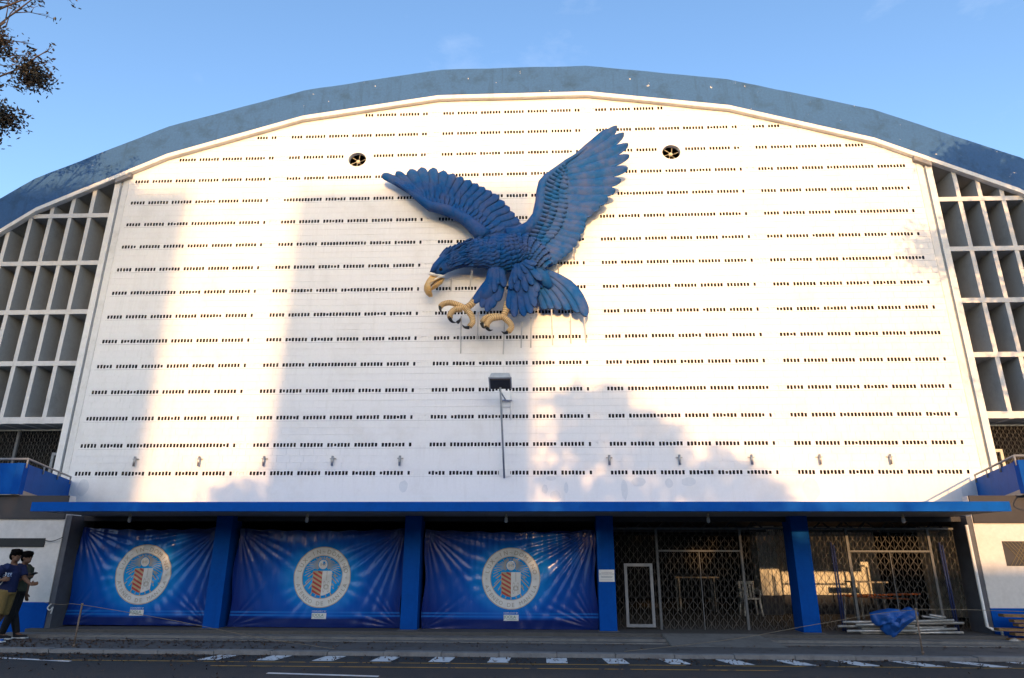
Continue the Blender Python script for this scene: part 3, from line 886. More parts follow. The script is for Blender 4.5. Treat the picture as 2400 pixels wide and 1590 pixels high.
# --- tail
m = MB(); m.tube([(13.35, -.5, 9.95), (13.75, -.48, 9.62), (13.98, -.45, 9.3)], [.30, .24, .10], 12, .8)
tl = m.build('tail', MAT['eagle'], eg, smooth=True)
for i, (b, t) in enumerate(zip(Eg['TAILB'], Eg['TAILT'])):
    add_feather(tl, b, t, .34, -.40 - .012*i, -.36 - .014*i, tilt=.03, bow=-.07 - .012*i, point=.15, w0=.55)
for i in range(7):
    u = i / 6; b = polyat([(13.35, 9.65), (13.5, 9.98)], u); t = polyat([(13.62, 9.22), (13.86, 9.36), (13.93, 9.78)], u)
    add_feather(tl, b, t, .17, -.56, -.50, tilt=.025, bow=-.03, point=.35, w0=.7, bul=.03, n=6)
# --- body, neck and head as one skin
ctr = [(10.43, -.52, 9.83)] + [(x, -.52, z) for x, z in Eg['BODY']]
rad = [.17, .25, .315, .35, .41, .47, .56, .60, .52, .40, .16]
dense, dr = [], []
for i in range(61):
    p = polyat(ctr, i / 60); dense.append(p)
    L = [0]
    for a, b in zip(ctr, ctr[1:]): L.append(L[-1] + math.dist(a, b))
    d_ = i / 60 * L[-1]; k_ = max(j for j in range(len(L)) if L[j] <= d_ + 1e-9); k_ = min(k_, len(L) - 2)
    f_ = (d_ - L[k_]) / (L[k_+1] - L[k_]); f_ = f_ * f_ * (3 - 2 * f_)
    dr.append(rad[k_] + (rad[k_+1] - rad[k_]) * f_)
for _ in range(6): dense = [dense[0]] + [tuple((dense[i-1][j] + 2*dense[i][j] + dense[i+1][j]) / 4 for j in range(3)) for i in range(1, 60)] + [dense[60]]
m = MB(); m.tube(dense, dr, 20, .70)
body = m.build('body', MAT['eagle'], eg, smooth=True)
def on_body(u, ang):
    i = min(59, max(0, u * 60)); k_ = int(i); f_ = i - k_
    p = Vector(dense[k_]).lerp(Vector(dense[k_+1]), f_); r_ = dr[k_] + (dr[k_+1] - dr[k_]) * f_
    d_ = (Vector(dense[min(60, k_+2)]) - Vector(dense[max(0, k_-2)])).normalized()
    nrm = Vector((-d_.z, 0, d_.x))
    q = p + nrm * (r_ * math.sin(ang)) + Vector((0, -1, 0)) * (r_ * .70 * math.cos(ang))
    return q, d_, r_
m = MB(); br = random.Random(5)
u = .98
while u > .36:                      # chest scales, rear rows first so that front rows overlap them
    for j in range(-6, 7):
        ang = (j + (.5 if int(u * 100) % 2 else 0)) * .235
        if abs(ang) > 1.5: continue
        q, d_, r_ = on_body(u, ang)
        ln = .20 + br.uniform(-.02, .03); dirv = Vector((d_.x, d_.z)); a_ = br.uniform(-.22, .22)
        dirv = Vector((dirv.x * math.cos(a_) - dirv.y * math.sin(a_), dirv.x * math.sin(a_) + dirv.y * math.cos(a_)))
        feather(m, (q.x - dirv.x*.08, q.z - dirv.y*.08), (q.x + dirv.x*ln*.7, q.z + dirv.y*ln*.7), .18 * (.6 + .4 * math.cos(ang)), q.y + .0, q.y - .075, tilt=br.uniform(-.012, .012), point=.5, w0=.85, bul=.03, n=6)
    u -= .036
u = .42
while u > .10:                      # long neck hackles
    for j in range(-6, 7):
        ang = (j + br.uniform(-.4, .4)) * .23
        if abs(ang) > 1.5: continue
        q, d_, r_ = on_body(u, ang); dirv = Vector((d_.x, d_.z)); a_ = br.uniform(-.3, .3)
        dirv = Vector((dirv.x * math.cos(a_) - dirv.y * math.sin(a_), dirv.x * math.sin(a_) + dirv.y * math.cos(a_)))
        ln = br.uniform(.26, .42)
        feather(m, (q.x, q.z), (q.x + dirv.x*ln, q.z + dirv.y*ln), .075, q.y - .0, q.y - .07, tilt=br.uniform(-.02, .02), bow=br.uniform(-.12, .12), point=.5, w0=.7, bul=.03, n=6)
    u -= .028
m.build('body_feathers', [MAT['eagle'], MAT['groove']], body, smooth=True, kind='stuff')
m = MB(); m.bulge(Eg['BROW'], -.60, .16); m.build('brow', MAT['eagle'], body, smooth=True)
m = MB(); m.lathe([(.0, -.05), (.035, -.035), (.05, 0), (.05, .06)], (Eg['EYE'][0][0], -.70, Eg['EYE'][0][1]), 12, 'y'); m.build('eye', MAT['black'], body, smooth=True)
m = MB(); m.bulge(Eg['BEAKU'], -.45, .26); bk_ = m.build('beak', MAT['beak'], eg, smooth=True)
m = MB(); m.bulge(Eg['BEAKL'], -.46, .14); m.build('lower_beak', MAT['beak'], bk_, smooth=True)
m = MB(); m.bulge(Eg['CERE'], -.62, .10); m.build('cere', MAT['pale'], bk_, smooth=True)
m = MB(); m.tube([(x, -.665, z) for x, z in [Eg['BEAKU'][i] for i in (13, 12, 11, 10, 9, 8)]], [.02, .028, .03, .028, .025, .015], 8); m.build('beak_edge', MAT['pale'], bk_, smooth=True)
# --- thighs
m = MB(); m.tube([(12.35, -.55, 9.85), (12.25, -.62, 9.45), (12.02, -.62, 9.0), (11.92, -.6, 8.8)], [.30, .27, .24, .14], 12, .8)
t1 = m.build('thigh', MAT['eagle'], eg, smooth=True)
for b, t in zip(Eg['TH1B'], Eg['TH1T']): add_feather(t1, b, t, .25, -.70, -.72, tilt=.02, point=.2, w0=.5)
for i, (b, t) in enumerate(zip(Eg['TH1B'], Eg['TH1T2'])): add_feather(t1, (b[0], b[1] + .1), t, .20, -.84, -.80, tilt=.02, point=.3, w0=.8, n=7)
m = MB(); m.tube([(13.15, -.58, 9.75), (13.1, -.70, 9.45), (13.08, -.66, 9.0), (13.05, -.58, 8.6)], [.30, .28, .24, .14], 12, .7)
t2_ = m.build('thigh', MAT['eagle'], eg, smooth=True)
for b, t in zip(Eg['TH2B'], Eg['TH2T']): add_feather(t2_, b, t, .25, -.80, -.74, tilt=.02, point=.18, w0=.45)
for i, t in enumerate(Eg['TH2T2']): add_feather(t2_, polyat([(12.9, 9.75), (13.3, 9.85)], i / 4), t, .22, -.92, -.86, tilt=.02, point=.3, w0=.6, n=7)
for i, t in enumerate(Eg['TH2T3']): add_feather(t2_, polyat([(12.95, 9.85), (13.2, 9.95)], i / 4), t, .19, -.97, -.92, tilt=.02, point=.35, w0=.7, n=6)
# --- feet: ringed toes and black claws
def curve3(pts, n=14):
    P = [pts[0]] + list(pts) + [pts[-1]]; out = []
    for i in range(1, len(P) - 2):
        for j in range(n):
            t = j / n; a, b, c, d = (Vector(P[k]) for k in (i-1, i, i+1, i+2))
            out.append(.5 * ((2*b) + (-a+c)*t + (2*a-5*b+4*c-d)*t*t + (-a+3*b-3*c+d)*t*t*t))
    out.append(Vector(P[-2])); return out
def toe(parent, key, r0, r1, y0, y1, name='toe'):
    p2 = Eg[key]; k_ = len(p2)
    pts = curve3([(x, y0 + (y1-y0)*i/(k_-1), z) for i, (x, z) in enumerate(p2)])
    m = MB(); n_ = len(pts)
    rr = [(r0 + (r1-r0)*i/(n_-1)) * (1 + .05*math.sin(i*2.1)) for i in range(n_)]
    m.tube(pts, rr, 12); ob = m.build(name, MAT['talon'], parent, smooth=True)
    m = MB()
    for i in range(2, n_ - 1, 3):
        d = (pts[i+1] - pts[i-1]).normalized()*.006; m.tube([pts[i]-d, pts[i]+d], rr[i]*1.035, 12)
    m.build('scale_lines', MAT['ring'], ob, smooth=True)
def claw(parent, key, y0, y1, r=.055):
    p2 = Eg[key]; pts = curve3([(x, y0 + (y1-y0)*i/(len(p2)-1), z) for i, (x, z) in enumerate(p2)], 6); n_ = len(pts)
    m = MB(); m.tube(pts, [max(.006, r*(1 - (i/(n_-1))**1.5)) for i in range(n_)], 10); m.build('claw', MAT['black'], parent, smooth=True)
for legk, toes_, claws_ in (('leg1', (('ta', -.74, -.85), ('tb', -.76, -.95), ('tc', -.74, -.86)), (('ca', -.85, -.85), ('cb', -.95, -.85), ('cb2', -.80, -.72), ('cc', -.86, -.85))),
                            ('leg2', (('td', -.74, -.80), ('te', -.80, -.98), ('tf', -.76, -.86)), (('cd', -.80, -.80), ('ce', -.98, -.92), ('cf', -.86, -.86)))):
    p2 = Eg[legk]; pts = curve3([(x, -.62 - .05*i, z) for i, (x, z) in enumerate(p2)])
    m = MB(); m.tube(pts, [.11 - .02*i/len(pts) for i in range(len(pts))], 12); ft = m.build('foot', MAT['talon'], eg, smooth=True)
    m = MB()
    for i in range(3, len(pts)-2, 4):
        d = (pts[i+1]-pts[i-1]).normalized()*.006; m.tube([pts[i]-d, pts[i]+d], .108, 12)
    m.build('scale_lines', MAT['ring'], ft, smooth=True)
    for key, a, b in toes_: toe(ft, key, .095, .078, a, b)
    for key, a, b in claws_: claw(ft, key, a, b)
for (a, b) in Eg['RODS']:
    m = MB(); m.bar((a[0], -.42, a[1]), (b[0], -.012, b[1]), .04, .02); m.build('support_rod', MAT['rod'], eg)
# ================================================================ across the street: what shades the wall
MAT['tower'] = stained('cream_tower_paint', (.55, .52, .47), (.40, .38, .34), .85, .4, True, .05)
MAT['glass'] = plain('dark_window_glass', (.03, .04, .05), .1, .1, 3, spec=.6)
def tower(x0, x1, y0, y1, h, label):
    t = thing('apartment_block', label, 'building', ((x0 + x1) / 2, y1, -.06))
    m = MB(); m.box(x0, x1, y0, y1, -.06, h); m.box(x0 + .6, x1 - .6, y0 + .6, y1 - .6, h, h + .001)
    m.build('wall', MAT['tower'], t)
    n = max(1, int((x1 - x0) / 3.2)); st = int(h / 3.2)
    for i in range(min(n, 8)):
        for j in range(st):
            xa = x0 + (i + .5) * (x1 - x0) / min(n, 8); z = 1 + j * 3.15
            m = MB(); m.box(xa - .6, xa + .6, y1 + .001, y1 + .05, z, z + 1.3); m.build('window', MAT['glass'], t)
TE = math.tan(SUN_EL)
tower(-36.0, 2.05, -108, -92, 13.3 + 92 * TE, 'long cream apartment block across the street, left of the gap')
tower(5.58, 13.55, -108, -92, 13.2 + 92 * TE, 'narrow cream apartment block across the street, right of the gap')

tower(-60, 80, -56, -46, .55 + 46 * TE, 'unseen low cream block added across the street to cut the low sky light')  # added behind the camera to hide bright low sky from street and porch
MAT['bark'] = plain('bark', (.07, .05, .038), .9, .3, 8, bumpy=.4)
def leaf_mat(name, a, b):
    m, n, bs = new_mat(name)
    oi = noise(n, 1.7, 4)
    c = mix(n, ramp(n, oi, .3, .7), a, b); n.links.new(c, bs.inputs['Base Color']); bs.inputs['Roughness'].default_value = .55
    return m
MAT['leaf'] = leaf_mat('green_leaves', (.035, .065, .018), (.075, .11, .03))
MAT['leafdark'] = leaf_mat('bronze_green_leaves', (.012, .014, .008), (.035, .020, .012))
def leaf(m, c, s, r_):
    d = Vector((r_.gauss(0, 1), r_.gauss(0, 1), r_.gauss(0, .7))).normalized(); e = d.cross(Vector((r_.gauss(0,1), r_.gauss(0,1), r_.gauss(0,1)))).normalized()
    a = Vector(c); n0 = len(m.v)
    m.v += [tuple(a - d*s), tuple(a + e*s*.42), tuple(a + d*s), tuple(a - e*s*.42)]
    m.f.append((n0, n0+1, n0+2, n0+3)); m.m.append(m.mi)
def clumps(m, blobs, r_, size, per, tight=.36):
    """each blob (cx,cy,cz,rx,ry,rz,count): leaves gathered in small clusters through the volume"""
    for cx, cy, cz, rx, ry, rz, cnt in blobs:
        for _ in range(cnt):
            while True:
                v = Vector((r_.uniform(-1, 1), r_.uniform(-1, 1), r_.uniform(-1, 1)))
                if v.length < 1 and v.length > .25: break
            c = Vector((cx + v.x*rx, cy + v.y*ry, cz + v.z*rz))
            for _k in range(per):
                leaf(m, c + Vector((r_.gauss(0, tight), r_.gauss(0, tight), r_.gauss(0, tight * .7))), size * r_.uniform(.7, 1.25), r_)
def tree(name, label, basep, height, blobs, sd, size=.16, per=26, tight=.36, mat='leaf', r0=.28, group=None):
    r_ = random.Random(sd); bx_, by_ = basep
    t = thing(name, label, 'tree', (bx_, by_, -.06), group)
    m = MB(); pts = [(bx_ + .25*math.sin(i*1.3)*i/4, by_ + .2*math.cos(i*1.7)*i/4, -.06 + height*i/5) for i in range(6)]
    m.tube(pts, [r0*(1 - .13*i) for i in range(6)], 10)
    for b in blobs:
        s_ = Vector(polyat(pts, r_.uniform(.5, .95))); e = Vector((b[0], b[1], b[2])); mid = s_.lerp(e, .5) + Vector((0, 0, .5))
        m.tube([s_, mid, e], [.13, .08, .03], 6)
        for _ in range(4):
            q = e + Vector((r_.uniform(-1, 1)*b[3], r_.uniform(-1, 1)*b[4], r_.uniform(-1, 1)*b[5])); m.tube([mid.lerp(e, .6), mid.lerp(q, .6), q], [.05, .035, .012], 5)
    m.build('trunk', MAT['bark'], t, smooth=True)
    m = MB(); clumps(m, blobs, r_, size, per, tight); m.build('crown', MAT[mat], t, kind='stuff')
    return t
D = 34.0; dz = D * TE
tree('shade_tree', 'broad leafy tree across the street shading the right of the wall', (16.4, -D), 9.0, [
    (14.7, -D, 5.4+dz, 1.0, 1.3, .9, 34), (15.6, -D, 5.7+dz, .7, 1.0, .6, 18), (16.4, -D, 4.8+dz, 1.4, 1.3, 1.0, 42), (17.4, -D, 3.9+dz, 1.5, 1.3, 1.0, 34), (15.0, -D, 3.6+dz, 1.4, 1.3, 1.2, 34), (18.9, -D, 3.5+dz, 1.3, 1.3, .7, 26),
    (16.4, -D, 2.6+dz, 2.0, 1.6, 1.0, 24), (14.6, -D, 1.8+dz, 1.2, 1.4, 1.2, 34), (19.7, -D, 2.9+dz, .9, 1.3, .6, 16), (17.2, -D, 1.0+dz, 1.8, 1.5, .8, 26), (15.2, -D, .2+dz, 1.6, 1.5, .9, 40), (18.8, -D, .5+dz, 1.1, 1.4, .6, 16), (21.0, -D, 2.0+dz, 1.3, 1.0, .4, 8)], 3, per=26, tight=.24)
tree('shade_tree', 'smaller leafy tree across the street in front of the gap', (5.4, -D), 6.0, [
    (4.95, -D, 2.75+dz, .65, 1.1, .85, 40), (5.3, -D, 2.2+dz, .5, 1.0, .7, 24), (4.4, -D, 1.7+dz, .75, 1.1, .9, 50), (3.2, -D, 1.5+dz, 1.2, 1.2, .95, 70), (3.9, -D, .2+dz, 1.2, 1.2, .9, 70), (2.4, -D, .3+dz, 1.2, 1.2, 1.0, 60), (3.4, -D, -1.0+dz, 1.7, 1.2, 1.0, 80), (6.2, -D, -1.6+dz, 1.4, 1.2, .9, 50)], 4)
tree('shade_tree', 'unseen low tree added across the street to shade the ground at far right', (25.5, -D), 3.5, [  # added out of view, crown kept low to darken the ground
    (22.2, -D, -.9+dz, 2.2, 1.3, .85, 90), (26.5, -D, -1.0+dz, 2.6, 1.3, .9, 100), (31, -D, -.8+dz, 2.6, 1.3, 1.1, 100), (23.8, -D, -2.6+dz, 3.6, 1.3, 1.2, 120), (29, -D, -2.6+dz, 3.6, 1.3, 1.2, 120), (19.5, -D, -1.8+dz, 2.0, 1.3, .9, 70), (16, -D, -1.5+dz, 2.4, 1.3, 1.1, 90)], 5)
D2 = 12.0; dz2 = D2 * TE
tree('street_tree', 'tall leafy street tree right of the entrance, shading the roof edge', (30.5, -D2), 13.0, [
    (27.6, -D2, 13.4+dz2, 1.1, 1.0, .55, 60), (29.6, -D2, 13.0+dz2, 1.5, 1.2, .9, 80), (26.7, -D2, 10.6+dz2, .9, .8, .8, 34), (25.7, -D2, 10.5+dz2, .45, .5, .75, 16), (28.2, -D2, 11.0+dz2, 1.2, 1.0, 1.0, 40), (27.8, -D2, 8.6+dz2, 1.2, 1.0, .9, 34), (29.5, -D2, 7.2+dz2, 1.5, 1.0, 1.2, 40), (26.9, -D2, 6.4+dz2, .6, .6, .7, 10)], 6, size=.13)

# the tree whose branches reach in at the top left
def reaching_tree():
    r_ = random.Random(21); by = -4.5
    t = thing('street_tree', 'thin branching tree with bronze leaves reaching in at top left', 'tree', (-6.2, by, 0))
    m = MB(); pts = [(-6.2, by, 0), (-6.1, by+.2, 3.5), (-5.8, by, 7), (-5.6, by-.2, 10.5), (-5.0, by, 13.5), (-4.6, by, 16.5), (-4.2, by, 18.5)]
    m.tube(pts, [.30, .26, .22, .18, .14, .09, .04], 10)
    tw = MB(); lf = MB()
    def branch(p, q, r0, depth, leafy):
        p, q = Vector(p), Vector(q); mid = p.lerp(q, .5) + Vector((r_.uniform(-.1, .1), r_.uniform(-.1, .1), r_.uniform(.0, .18))) * (q - p).length * .5
        m.tube([p, mid, q], [r0, r0*.75, r0*.45], 5)
        if depth == 0:
            for _ in range(leafy): leaf(lf, q + Vector((r_.gauss(0, .07), r_.gauss(0, .07), r_.gauss(0, .07))), r_.uniform(.05, .09), r_)
            return
        L = (q - p).length
        for k in range(3):
            s = r_.uniform(.35, 1.0); st = p.lerp(mid, s*2) if s < .5 else mid.lerp(q, s*2 - 1)
            d = (q - p).normalized(); d = (d + Vector((r_.uniform(-.3, .5), r_.uniform(-.7, .7), r_.uniform(-.7, .8)))).normalized()
            branch(st, st + d * L * r_.uniform(.28, .45), r0*.55, depth - 1, leafy)
    for (a, b, r0, lv) in ((3, (-1.6, by, 16.1), .055, 5), (4, (-1.7, by, 16.7), .05, 5), (5, (-2.0, by+.2, 17.2), .05, 5), (3, (-1.3, by, 14.3), .05, 3), (3, (-2.0, by-.2, 14.6), .05, 3), (4, (-1.9, by, 15.3), .045, 4),
                           (5, (-2.5, by, 18.4), .05, 6), (4, (-7.5, by, 17.5), .05, 8), (3, (-8.5, by, 14.5), .05, 8)):
        branch(pts[a], b, r0, 3, lv)
    m.build('trunk', MAT['bark'], t, smooth=True)
    clumps(lf, [(-1.75, by, 15.45, .30, .3, .25, 18), (-2.5, by, 15.3, .7, .5, .5, 40), (-.55, by, 14.50, .14, .15, .12, 8), (-.32, by, 14.25, .15, .15, .15, 10), (-.10, by, 14.02, .12, .12, .10, 7), (-.45, by, 14.0, .20, .15, .10, 9), (-.95, by, 12.95, .34, .35, .34, 26), (-1.6, by, 12.7, .8, .5, .7, 40),
                 (-3.6, by, 13.6, 1.2, .9, .9, 34), (-5, by, 17.5, 1.6, 1.1, 1.0, 30), (-7, by, 14.5, 1.5, 1.1, 1.2, 40)], r_, .066, 30, .17)
    lf.build('crown', MAT['leafdark'], t, kind='stuff')
reaching_tree()
# ================================================================ banners
def text_geo(body, size, font_scale=1.0):
    cu = bpy.data.curves.new('txt', 'FONT'); cu.body = body; cu.size = size; cu.resolution_u = 3
    cu.align_x = 'CENTER'; cu.align_y = 'BOTTOM_BASELINE'
    o = bpy.data.objects.new('txt', cu); col.objects.link(o)
    dg = bpy.context.evaluated_depsgraph_get(); dg.update()
    me = o.evaluated_get(dg).to_mesh()
    v = [(p.co.x, p.co.y) for p in me.vertices]; f = [tuple(p.vertices) for p in me.polygons]
    o.evaluated_get(dg).to_mesh_clear(); bpy.data.objects.remove(o); bpy.data.curves.remove(cu)
    return v, f
_tc = {}
def text_into(m, body, size, fn):
    if (body, size) not in _tc: _tc[(body, size)] = text_geo(body, size)
    v, f = _tc[(body, size)]; n0 = len(m.v)
    m.v += [fn(x, y) for x, y in v]
    for q in f: m.f.append(tuple(n0 + i for i in q)); m.m.append(m.mi)

def tarp_print():
    m, n, b = new_mat('printed_blue_tarpaulin')
    tc = n.nodes.new('ShaderNodeTexCoord'); sp = n.nodes.new('ShaderNodeSeparateXYZ'); n.links.new(tc.outputs['Object'], sp.inputs[0])
    x, z = sp.outputs[0], sp.outputs[2]
    zz = mathn(n, 'SUBTRACT', z, 1.0)
    d = mathn(n, 'SQRT', mathn(n, 'ADD', mathn(n, 'MULTIPLY', x, x), mathn(n, 'MULTIPLY', mathn(n, 'MULTIPLY', zz, zz), 1.7)), 0)
    c = mix(n, ramp(n, d, .35, 1.0), (.008, .30, .72), (.002, .095, .46))
    c = mix(n, ramp(n, d, .85, 1.9), c, (.002, .018, .16))
    c = mix(n, ramp(n, z, .22, .17), c, (.003, .016, .12))
    for a in (.225, .285):
        f = mathn(n, 'MULTIPLY', ramp(n, z, a, a + .012), ramp(n, z, a + .045, a + .033)); c = mix(n, mathn(n, 'MULTIPLY', f, .65), c, (.01, .16, .55))
    c = mix(n, ramp(n, z, 1.80, 2.02), c, (.004, .012, .07))
    n.links.new(c, b.inputs['Base Color']); b.inputs['Roughness'].default_value = .22; b.inputs['Specular IOR Level'].default_value = .40
    return m
MAT['tarp_print'] = tarp_print()
MAT['print_white'] = plain('print_white', (.66, .665, .65), .4, .03, 4)
MAT['print_gold'] = plain('print_gold', (.46, .36, .20), .4, .05, 4)
MAT['print_letter'] = plain('print_letter_grey', (.34, .31, .25), .4, .05, 4)
MAT['print_red'] = plain('print_red', (.40, .045, .045), .4, .05, 4)
MAT['print_green'] = plain('print_green', (.02, .20, .12), .4, .05, 4)

def banner(x0, x1, z0, z1, sx, sz, y, sd, label):
    r_ = random.Random(sd)
    root = thing('tarpaulin_banner', label, 'banner', (sx, y, .12), 'blue crest banners across the porch')
    W, H = x1 - x0, z1 - z0
    ph = [r_.uniform(0, 6.28) for _ in range(8)]; fr = [r_.uniform(.85, 1.2) for _ in range(8)]
    def fold(x, z):
        u = (x - x0) / W; v = max(0, (z - z0) / H)
        f = .030 * math.sin(math.pi * u) * math.sin(math.pi * v)
        f += .022 * v ** 2 * math.sin(2*math.pi*(u*11*fr[0] + .45*math.sin(5*u+ph[0])) + ph[1]) * (.5 + .5*math.sin(7*u+ph[2]))
        f += .004 * v * math.sin(2*math.pi*u*27*fr[1] + 3*math.sin(9*u+ph[3]))
        for cu, cv, k, amp, dec in ((1.0, 1.0, 34, .030, 1.5), (0.0, 1.0, 30, .020, 1.9), (1.0, 0.0, 26, .018, 2.6), (0, 0, 22, .012, 2.8)):
            dx, dz_ = (u - cu) * W, (v - cv) * H; r = math.hypot(dx, dz_); a = math.atan2(dz_, dx)
            w = r * math.exp(-r * dec) * 2.2
            f += amp * w * (math.sin(a * k * fr[4] + ph[4] + 1.5*math.sin(a*9+ph[5])) )
        dx, dz_ = x - sx, z - sz; r = math.hypot(dx, dz_); a = math.atan2(dz_, dx)
        f += .007 * math.exp(-((r - .78) / .2) ** 2) * math.sin(a * 23 + ph[6]) * (.5 + .5*math.sin(a*3+ph[7]))
        return y + f
    nx, nz = 170, 90
    m = MB()
    for j in range(nz + 1):
        for i in range(nx + 1):
            u, v = i / nx, j / nz
            sag = -.05 * math.sin(math.pi * u) * v ** 3 + .012 * math.sin(u * 40 + ph[0]) * v ** 6
            pull = .03 * math.sin(v * 9 + ph[1]) * (abs(u - .5) * 2) ** 6
            x = x0 + W*u + pull * (1 if u < .5 else -1); z = z0 + H*v + sag
            m.v.append((x, fold(x, z), z))
    for j in range(nz):
        for i in range(nx):
            a = j*(nx+1) + i; m.f.append((a, a+1, a+nx+2, a+nx+1)); m.m.append(0)
    m.build('cloth', MAT['tarp_print'], root, smooth=True)
    def P(x, z, k=1): return (x, fold(x, z) - .005 * k, z)
    R0, R1, R2 = .615, .44, .60
    # ring
    m = MB(); N = 120
    rs = [R1 + (R2 - R1) * q / 4 for q in range(5)]
    for i in range(N):
        a, b = 2*math.pi*i/N, 2*math.pi*(i+1)/N
        for ra_, rb_ in zip(rs, rs[1:]):
            m.face([P(sx + r*math.cos(t), sz + r*math.sin(t)) for r, t in ((ra_, a), (rb_, a), (rb_, b), (ra_, b))])
    ring = m.build('seal', MAT['print_white'], root)
    m = MB()
    for i in range(N):
        a, b = 2*math.pi*i/N, 2*math.pi*(i+1)/N
        for ra_, rb_ in ((R2 + .0005, R0), (R1 - .012, R1 - .0005)):
            m.face([P(sx + r*math.cos(t), sz + r*math.sin(t)) for r, t in ((ra_, a), (rb_, a), (rb_, b), (ra_, b))])
    # rays from the sun disc
    cz = sz + .25
    for i in range(48):
        t = 2*math.pi*i/48 + .02; ln = .30 if i % 2 else .40
        for k in range(6):
            ra_, rb_ = .11 + (ln-.0)*k/6, .11 + ln*(k+1)/6
            ok = all(math.hypot(rr*math.cos(t), cz - sz + rr*math.sin(t)) < R1 - .02 for rr in (ra_, rb_))
            inside = any(abs(rr*math.cos(t)) < .215 and cz + rr*math.sin(t) < sz + .13 for rr in (ra_, rb_))
            if ok and not inside:
                w = .0055; nx_, nz_ = -math.sin(t)*w, math.cos(t)*w
                m.face([P(sx + r*math.cos(t) + s_*nx_, cz + r*math.sin(t) + s_*nz_) for r, s_ in ((ra_, -1), (rb_, -1), (rb_, 1), (ra_, 1))])
    for (xa, za, xb, zb_) in ((-.21, -.02, -.38, -.20), (-.2, -.13, -.27, -.24), (.21, -.02, .38, -.20), (.2, -.13, .27, -.24), (-.2, .08, -.30, 0), (.2, .08, .30, 0), (-.19, -.3, -.23, -.38), (.19, -.3, .23, -.38), (0, -.38, 0, -.44), (-.1, -.36, -.12, -.395), (.1, -.36, .12, -.395)):
        L = math.hypot(xb-xa, zb_-za); px_, pz_ = -(zb_-za)/L*.009, (xb-xa)/L*.009
        m.face([P(sx+xa+px_, sz+za+pz_), P(sx+xa-px_, sz+za-pz_), P(sx+xb-px_, sz+zb_-pz_), P(sx+xb+px_, sz+zb_+pz_)])
    m.build('seal_gold', MAT['print_gold'], root, kind='stuff')
    # sun disc, shield
    m = MB(); m.face([P(sx + .095*math.cos(2*math.pi*i/24), cz + .095*math.sin(2*math.pi*i/24), 1.4) for i in range(24)])
    def shield_z(x): return sz - .30 - .075 * math.cos(x / .205 * math.pi / 2)
    for i in range(4):
        xa, xb = .205*i/4, .205*(i+1)/4
        for j in range(6):
            t0, t1 = j/6, (j+1)/6
            q = [(xa, t0), (xb, t0), (xb, t1), (xa, t1)]
            m.face([P(sx + a, shield_z(a) + (sz + .12 - shield_z(a)) * t, 1.4) for a, t in q])
    m.build('shield', MAT['print_white'], root, kind='stuff')
    m = MB()
    for i in range(4):
        xa, xb = -.205 + .205*i/4, -.205 + .205*(i+1)/4
        for j in range(6):
            q = [(xa, j/6), (xb, j/6), (xb, (j+1)/6), (xa, (j+1)/6)]
            m.face([P(sx + a, shield_z(a) + (sz + .12 - shield_z(a)) * t, 1.4) for a, t in q])
    m.build('shield_field', MAT['print_gold'], root)
    m = MB()
    for k in range(7):
        zc = sz + .17 - k * .088
        for i in range(6):
            xa, xb = -.198 + .196*i/6, -.198 + .196*(i+1)/6
            pts = []
            for x_, dz_ in ((xa, -.022), (xb, -.022), (xb, .022), (xa, .022)):
                zz = zc - (x_ + .198) * .55 + dz_; zz = min(sz + .118, max(shield_z(x_) + .004, zz)); pts.append((x_, zz))
            if max(p[1] for p in pts) - min(p[1] for p in pts) > .012 and pts[3][1] - pts[0][1] > .006:
                m.face([P(sx + a, z_, 2.2) for a, z_ in pts])
    m.build('shield_stripes', MAT['print_red'], root, kind='stuff')
    # lettering
    m = MB()
    def around(word, rad, a0, a1, size, outward):
        for i, ch in enumerate(word):
            if ch == ' ': continue
            t = math.radians(a0 + (a1 - a0) * i / (len(word) - 1))
            ux, uz = (math.cos(t), math.sin(t)) if outward else (-math.cos(t), -math.sin(t))
            rx_, rz_ = uz, -ux
            def fn(x, y_, t=t, ux=ux, uz=uz, rx_=rx_, rz_=rz_):
                return P(sx + rad*math.cos(t) + rx_*x + ux*y_, sz + rad*math.sin(t) + rz_*x + uz*y_, 2.2)
            text_into(m, ch, size, fn)
    around('LUX~IN~DOMINO', .475, 166, 14, .125, True)
    around('ATENEO DE MANILA', .568, 199, 341, .112, False)
    for s_ in (-1, 1): text_into(m, '*', .09, lambda x, y_: P(sx + s_*.52 + x, sz + .0 + y_ - .06, 2.2))
    text_into(m, 'IHS', .085, lambda x, y_: P(sx + x, cz + y_ - .03, 2.6))
    for k in range(5):   # chain and pot on the pale half
        a = sz + .10 - k * .038
        for i in range(10):
            t, t2 = 2*math.pi*i/10, 2*math.pi*(i+1)/10
            m.face([P(sx + .10 + r*math.cos(q), a + r*1.25*math.sin(q), 2.2) for r, q in ((.008, t), (.013, t), (.013, t2), (.008, t2))])
    for (cx_, cz_, rx_, rz_) in ((.10, -.20, .035, .03), (.10, -.20, .055, .05), (.055, -.14, .02, .05), (.145, -.14, .02, .05), (.05, -.26, .018, .045), (.15, -.26, .018, .045)):
        for i in range(14):
            t, t2 = 2*math.pi*i/14, 2*math.pi*(i+1)/14
            m.face([P(sx + cx_ + rx_*f*math.cos(q), sz + cz_ + rz_*f*math.sin(q), 2.2) for f, q in ((.82, t), (1.05, t), (1.05, t2), (.82, t2))])
    m.build('seal_lettering', MAT['print_letter'], root, kind='stuff')
    # sponsor label
    lz = sz - .83
    m = MB()
    for i in range(6):
        a, b = sx - .15 + .31*i/6, sx - .15 + .31*(i+1)/6; m.face([P(a, lz), P(b, lz), P(b, lz + .115), P(a, lz + .115)])
    text_into(m, 'COMPLIMENT BY', .040, lambda x, y_: P(sx + x, lz + .135 + y_))
